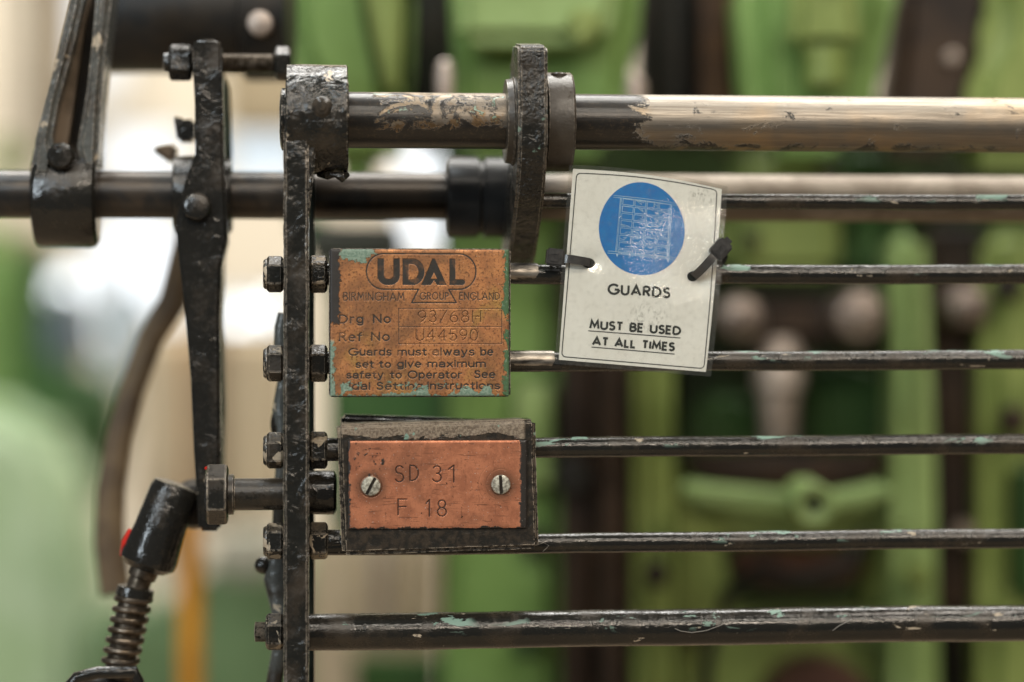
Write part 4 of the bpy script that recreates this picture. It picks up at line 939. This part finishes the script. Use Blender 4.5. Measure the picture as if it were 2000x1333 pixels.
slab([(1918, 1500), (2200, 1500), (2200, 440), (1940, 440), (1922, 700)], 300, 60, g_olive, pr, 'end_casting', 10)
slab(rect(1975, 2100, 900, 1180), 290, 12, g_dark, pr, 'end_cover', 6)
slab([(1480, 905), (1480, 780), (1440, 760), (1380, 770), (1350, 800), (1350, 905)], 372, 20, g_dark, pr, 'inner_casting', 6)
slab([(1590, 905), (1590, 700), (1650, 690), (1735, 720), (1740, 905)], 368, 20, g_dark, pr, 'inner_casting', 6)
# ram, cross bolts
slab(rect(1395, 1760, 575, 680), 330, 40, brown, pr, 'ram_bar', 8)
for cx_, cy_, r_ in ((1450, 622, 12), (1682, 618, 14), (1895, 600, 11)):
    q = W(cx_, cy_, 300); bb = B().lathe([(298, r_ * .5), (300, r_ * .85), (306, r_), (332, r_)], (q[0], 0, q[2]), 'y', 36)
    bb.lathe([(290, 3), (292, 5), (299, 5)], (q[0], 0, q[2]), 'y', 6); bb.out('ram_bolt', simple('dull_bolt_steel', (.30, .24, .2), .4, (.16, .12, .1), .05, .4) if cx_ == 1450 else bpy.data.materials['dull_bolt_steel'], pr)
q = W(1530, 760, 310); B().lathe([(W(0, 870, 310)[2], 9), (W(0, 770, 310)[2], 10), (W(0, 760, 310)[2], 13), (W(0, 690, 310)[2], 13), (W(0, 660, 310)[2], 8)], (q[0], 330, 0), 'z', 36).out('ram_screw', pinky, pr)
slab([(1325, 885), (1755, 885), (1735, 930), (1640, 955), (1430, 950), (1345, 925)], 305, 30, brown, pr, 'ram_shoe', 5)
slab([(1335, 962), (1345, 985), (1470, 1003), (1600, 1008), (1700, 992), (1745, 965), (1745, 948), (1620, 972), (1540, 966), (1430, 956), (1340, 946)], 225, 40, g_lit, pr, 'cross_arm', 4)
q = W(1590, 985, 205); bb = B().lathe([(207, 4), (205, 4.5), (203, 9.0), (205, 10.2), (250, 10.2)], (q[0], 0, q[2]), 'y', 40, cap=False); bb.out('arm_boss', g_lit, pr)
B().lathe([(206, 3.9), (222, 3.9)], (q[0], 0, q[2]), 'y', 24).out('boss_hole', dark, pr)
slab([(1430, 1075), (1695, 1075), (1690, 1120), (1640, 1150), (1500, 1152), (1435, 1130)], 322, 8, simple('red_brown_rust', (.07, .028, .015), .55, (.035, .018, .012), .03), pr, 'rusty_window', 3)
q = W(1600, 1400, 300); B().lathe([(290, 28), (296, 30), (330, 30)], (q[0], 0, q[2]), 'y', 48).out('round_cover', simple('maroon_brown', (.10, .05, .035), .5), pr)
for bx_, by_, bd_, br_, bm_ in ((1280, 520, 286, 7, g_lit), (1280, 1120, 286, 7, brown), (1790, 1120, 281, 7, g_olive), (1352, 1240, 326, 6, brown), (1700, 1230, 326, 8, g_lit), (1462, 470, 316, 5, dark), (1615, 330, 316, 5, dark), (1045, 1060, 326, 8, dark), (1030, 1250, 326, 9, g_dark), (1965, 560, 296, 8, dark), (1975, 820, 296, 8, brown), (1880, 1040, 326, 6, pinky)):
    q = W(bx_, by_, bd_); B().lathe([(bd_ - 9, br_ * .7), (bd_ - 7, br_), (bd_ + 2, br_)], (q[0], 0, q[2]), 'y', 6).out('hexagon_screw', bm_, pr)
B().tube([W(1200, 440, 270), W(1215, 600, 268), W(1190, 760, 262), W(1200, 900, 265), W(1190, 1100, 265), W(1205, 1500, 265)], 4.5, 14).out('oil_pipe', simple('copper_brown_pipe', (.045, .028, .018), .4), pr)
B().tube([W(1690, 1040, 280), W(1660, 1100, 275), W(1570, 1130, 270), W(1480, 1110, 272), W(1420, 1160, 280), W(1380, 1300, 290), W(1375, 1500, 290)], 3.4, 14).out('lubrication_hose', simple('black_rubber', (.015, .015, .014), .4), pr)
# top castings
tc = thing('press_crown', 'row of bright green crown castings along the top behind the pivot shaft', 'press casting', (60, 220, 120), False)
slab([(540, -80), (800, -80), (796, 120), (782, 200), (772, 345), (612, 345), (590, 180), (562, 110), (545, 20)], 235, 70, g_mid, tc, 'left_casting', 14)
slab([(690, -80), (800, -80), (792, 190), (740, 190), (712, 60)], 228, 10, g_olive, tc, 'casting_lip', 5)
slab([(876, -80), (1262, -80), (1250, 60), (1232, 130), (1212, 300), (890, 300)], 235, 70, g_mid, tc, 'centre_casting', 10)
slab([(892, -80), (1215, -80), (1200, 40), (1180, 84), (894, 84)], 205, 28, g_lit, tc, 'centre_cap', 7)
slab([(1105, 20), (1165, 10), (1175, 60), (1130, 95), (1110, 70)], 198, 7, g_olive, tc, 'chipped_notch', 3)
slab([(1440, -80), (1775, -80), (1745, 60), (1722, 160), (1695, 300), (1480, 300), (1458, 150)], 235, 70, g_mid, tc, 'right_casting', 14)
slab([(1555, -80), (1670, -80), (1690, 100), (1545, 100)], 205, 28, g_olive, tc, 'tapered_boss', 7)
q = W(1615, 125, 212); B().lathe([(W(0, 168, 205)[2], 7.5), (W(0, 160, 205)[2], 10.5), (W(0, 100, 205)[2], 10.5), (W(0, 90, 205)[2], 10.5)], (q[0], 216, 0), 'z', 36).out('oil_cap', g_olive, tc)
slab([(1925, -80), (2200, -80), (2200, 320), (1880, 320), (1900, 160), (1945, 60)], 240, 70, g_olive, tc, 'end_casting', 12)
slab(rect(1250, 1330, -80, 290), 300, 60, dark, tc, 'gap_shaft', 10)
slab(rect(1375, 1460, -80, 290), 290, 60, simple('warm_brown_steel', (.085, .045, .022), .45, (.04, .022, .012)), tc, 'brown_shaft', 10)
slab(rect(1325, 1380, -80, 290), 312, 60, dark, tc, 'gap_shaft', 10)
slab(rect(785, 890, -80, 290), 310, 40, dark, tc, 'gap_shaft', 10)
slab([(1772, -80), (1965, -80), (1935, 80), (1880, 300), (1720, 300), (1745, 140)], 255, 50, brown, tc, 'brown_link', 8)
q = W(1862, 112, 250); B().lathe([(249, 2), (250, 3.6), (256, 3.8)], (q[0], 0, q[2]), 'y', 24).out('link_pin', pinky, tc)
q = W(868, 170, 170); fb_ = B().lathe([(W(0, 260, 170)[2], 4.1), (W(0, 135, 170)[2], 4.1), (W(0, 120, 170)[2], 3.3), (W(0, 114, 170)[2], 1.4)], (q[0], 178, 0), 'z', 24)
tag(fb_.out('round_stud', pinky, None, W(868, 180, 178), False), 'pale round topped stud standing behind the pivot shaft left of centre', 'stud', 'pale studs behind the shaft')
q = W(1236, 180, 230); fb_ = B().lathe([(W(0, 260, 200)[2], 5), (W(0, 165, 200)[2], 5), (W(0, 148, 200)[2], 3.4), (W(0, 144, 200)[2], 1.4)], (q[0], 205, 0), 'z', 24)
tag(fb_.out('round_stud', pinky, None, W(1236, 180, 205), False), 'pale round topped stud in the dark gap right of the cam lever', 'stud', 'pale studs behind the shaft')
# dark drum at top left
dr = thing('dark_drum', 'thick black cylinder lying across the top left in soft focus', 'drum', W(380, 20, 110), False)
q = W(380, 18, 110); B().lathe([(W(170, 0, 110)[0], 24), (W(200, 0, 110)[0], 26.5), (W(470, 0, 110)[0], 26.5), (W(475, 0, 110)[0], 30), (W(560, 0, 110)[0], 30), (W(565, 0, 110)[0], 26)], (0, 122, q[2]), 'x', 56).out('drum_body', simple('drum_black', (.014, .014, .014), .45, (.03, .024, .018), .04), dr, yaw=False)
q = W(508, 46, 92); B().lathe([(88, 2.5), (89.5, 5.2), (97, 5.5)], (q[0], 0, q[2]), 'y', 28).out('drum_bolt', pinky, dr, yaw=False)

# ================================================================= THE HALL BEHIND, FAR OUT OF FOCUS
t = T('hall_wall_paint'); a = t.noise(.002, 3, .5); m_wall = t.fin(t.mix(a, (.62, .54, .42), (.5, .44, .34)), .8)
def struct(o): o['kind'] = 'structure'; return o
DW = 2600
struct(slab(rect(-900, 3000, -900, 2300), DW, 60, m_wall, None, 'hall_wall', 0) if False else B().prism(WP(rect(-1500, 3500, -1500, 1900), DW), 'xz', DW, DW + 60, 0).out('hall_wall', m_wall, None, (0, DW, 0), False))
fl = B().box(-2500, 2500, -1500, DW - 2, -1000, -960, 0); struct(fl.out('floor', simple('concrete_floor', (.27, .20, .13), .6, (.2, .15, .1), .003), None, (0, 500, -1000), False))
day = glow('daylight_pane', (.93, .97, 1.0), 1.25); day2 = glow('bluish_daylight_pane', (.80, .92, 1.0), 1.0); frame_m = simple('white_window_frame', (.7, .68, .62), .5)
wins = [(120, 215, -60, 420, DW - 40, 1.15), (345, 190, 195, 335, 0, 0)]
def window(x0, x1, y0, y1, d, mat, label):
    t_ = thing('hall_window', label, 'window', W((x0+x1)/2, y1, d), False, 'bright windows of the hall')
    slab(rect(x0, x1, y0, y1), d, 6, mat, t_, 'pane', 0)
    wd = 14
    slab(rect(x0 - wd, x0, y0 - wd, y1 + wd), d - 12, 24, frame_m, t_, 'frame', 0); slab(rect(x1, x1 + wd, y0 - wd, y1 + wd), d - 12, 24, frame_m, t_, 'frame', 0)
    slab(rect(x0, x1, y0 - wd, y0), d - 12, 24, frame_m, t_, 'frame', 0); slab(rect(x0, x1, y1, y1 + wd), d - 12, 24, frame_m, t_, 'frame', 0)
window(150, 225, -100, 170, 2500, day, 'tall bright window at the far upper left')
window(200, 350, 262, 345, 1500, day, 'bright window square between the forked lever and the tall lever')
window(190, 345, 425, 640, 1500, day, 'large bright window below the rear shaft left of the tall lever')
window(440, 600, 265, 345, 1500, day2, 'bright window strip between the tall lever and the upright')
window(425, 555, 590, 680, 1500, day, 'bright window low between the tall lever and the upright')
window(780, 1010, 275, 490, 900, day, 'bright window seen below the pivot shaft at centre')
window(95, 190, 520, 670, 1700, day2, 'bluish window at the middle left edge')
window(150, 215, 560, 640, 1700, glow('grey_daylight_pane', (.6, .75, .9), .6), 'small grey blue window at the left below the bluish one')
window(1640, 1860, 270, 350, 700, glow('dim_daylight_pane', (.6, .7, .85), .7), 'dim bluish window seen under the shaft at right') if False else None
gm = thing('distant_machine', 'pale green machine column far behind at the lower left', 'machine', W(80, 1200, 900), False)
slab([(-200, 1700), (180, 1700), (160, 1150), (120, 880), (40, 800), (-200, 780)], 900, 150, green_paint('mint_paint', (.42, .52, .34), (.30, .41, .22), .5, .1, 3.), gm, 'column', 20)
slab([(-200, 820), (50, 820), (40, 640), (20, 440), (-200, 400)], 1100, 120, g_mid, gm, 'head', 20)
slab([(60, 960), (190, 1000), (240, 780), (190, 740), (110, 700), (75, 600), (85, 470), (30, 440), (20, 800)], 1000, 60, g_dark, gm, 'arm', 10)
gm2 = thing('distant_cabinet', 'beige cabinet far behind between hose and tall lever', 'cabinet', W(330, 900, 800), False)
slab(rect(265, 545, 640, 1030), 800, 120, simple('beige_enamel', (.52, .42, .28), .5, (.42, .33, .22), .004), gm2, 'case', 10)
slab(rect(365, 380, 650, 1000), 795, 6, simple('amber_enamel', (.45, .2, .03), .5), gm2, 'amber_strip', 0)
gm3 = thing('distant_bench', 'low green machine bed far behind at the bottom left', 'machine bed', W(400, 1250, 820), False)
slab([(150, 1800), (620, 1800), (620, 1130), (500, 1080), (380, 1130), (300, 1210), (160, 1190)], 820, 150, green_paint('mossy_paint', (.14, .22, .10), (.10, .16, .07), .5, .3, 8.), gm3, 'bed', 10)
pl = B().lathe([(W(0, 1700, 420)[2], 6.5), (W(0, 1010, 420)[2], 6.5), (W(0, 1000, 420)[2], 4)], (W(372, 0, 420)[0], 420, 0), 'z', 28)
tag(pl.out('orange_post', simple('orange_yellow_paint', (.60, .26, .02), .4, (.5, .2, .015)), None, W(372, 1300, 420), False), 'slim orange yellow post standing blurred at the lower left', 'post')
def bench(lst, d, mat, nm, label, cat):
    o = B().prism(WP(lst, d), 'xz', d, d + 80, 8, 2).out(nm, mat, None, W(lst[0][0], lst[0][1], d), False); return tag(o, label, cat)
tan = simple('tan_cardboard_colour', (.42, .33, .21), .7, (.33, .26, .16), .004); slate = simple('slate_blue_enamel', (.10, .13, .15), .4, (.07, .09, .10), .01)
bench(rect(-220, 85, 445, 545), 1150, tan, 'storage_box', 'tan storage box far behind below the rear shaft at the left edge', 'box')
bench(rect(425, 610, 60, 258), 1150, tan, 'storage_box', 'tan storage box far behind between tall lever and upright, above the rear shaft', 'box')
bench(rect(30, 62, -200, 330), 1300, simple('taupe_post_paint', (.45, .38, .29), .6), 'hall_post', 'thin taupe post far behind at the upper left edge', 'post')
bench(rect(102, 124, -200, 330), 1300, simple('ochre_post_paint', (.40, .31, .2), .6), 'hall_post', 'thin ochre post far behind, just left of the forked lever', 'post')
bench(rect(-40, 22, 270, 345), 1100, g_olive, 'green_cover', 'small green cover far behind above the rear shaft at the left edge', 'cover')
bench([(75, 705), (150, 720), (165, 640), (128, 560), (80, 570)], 880, slate, 'slate_motor', 'dark slate motor far behind at the left, below the bluish window', 'motor')
bench(rect(195, 262, 560, 760), 1050, simple('pale_grey_blue_enamel', (.40, .46, .50), .5, (.3, .36, .4), .01), 'tool_cupboard', 'pale grey blue cupboard far behind, left of the curved hose', 'cupboard')
bench([(255, 1130), (340, 1130), (345, 1030), (300, 1010), (262, 1050)], 800, simple('pale_cream_enamel', (.55, .52, .43), .5), 'cream_tray', 'small cream tray far behind left of the spring rod', 'tray')
bench(rect(405, 545, 1045, 1130), 700, simple('greyish_stone_enamel', (.36, .34, .27), .6, (.24, .24, .19), .01), 'stone_grey_box', 'stone grey box far behind below the hexagon bolt', 'box')
bench(rect(405, 432, 640, 1000), 780, simple('dusky_brown_paint', (.30, .22, .14), .6), 'cabinet_edge_post', 'narrow brown post far behind just right of the tall lever', 'post')
spark = glow('glint_face', (.93, .98, 1.0), 3.2)  # added glowing discs stand in for window glints, no lamps there
for lx, ly, ld, lr, lab in ((128, 575, 1250, 17, 'round bright window glint far behind, leftmost of four'), (205, 655, 1300, 12, 'round bright window glint far behind beside the curved hose'), (470, 628, 1200, 14, 'round bright window glint far behind between tall lever and upright'), (535, 600, 1200, 10, 'small round bright window glint far behind close to the upright')):
    q = W(lx, ly, ld); t_ = thing('window_glint', lab, 'window glint', q, False, 'blurred window glints of the hall')
    B().lathe([(ld, .5), (ld - 4, lr * .7), (ld, lr), (ld + 6, lr)], (q[0], 0, q[2]), 'y', 24).out('glint_face', spark, t_, yaw=False)
    B().lathe([(ld - 1, lr), (ld - 1, lr + 4), (ld + 30, lr + 2)], (q[0], 0, q[2]), 'y', 24).out('glint_rim', slate, t_, yaw=False)
# things glimpsed through the gap left of the big press
gd = thing('dark_gearbox', 'dark machine box glimpsed between upright and nameplates', 'gearbox', W(720, 800, 420), False)
slab([(640, 1060), (880, 1060), (880, 700), (760, 440), (610, 430), (560, 350), (560, 430), (640, 560)], 430, 60, green_paint('gearbox_green', (.05, .12, .03), (.03, .07, .02), .5, .4, 2.), gd, 'box', 8)
slab(rect(600, 785, 436, 520), 400, 20, simple('olive_grey', (.06, .06, .045), .5), gd, 'lid', 4)
bb_ = thing('beige_pipes', 'row of pale beige pipes seen under the serial block', 'pipes', W(740, 1150, 600), False)
for k, x in enumerate((655, 700, 745, 790, 835)):
    q = W(x, 1100, 600); B().lathe([(W(0, 1260, 600)[2], 4.5), (W(0, 1060, 600)[2], 4.5)], (q[0], 600, 0), 'z', 20).out('pipe', bpy.data.materials['beige_enamel'] if k != 2 else pinky, bb_, yaw=False)
slab(rect(600, 860, 1040, 1400), 640, 20, bpy.data.materials['beige_enamel'], bb_, 'back_board', 0)
slab(rect(690, 860, 1285, 1600), 560, 20, g_dark, bb_, 'trough', 0)

for o in list(S.objects):
    if '_a' in o: del o['_a']
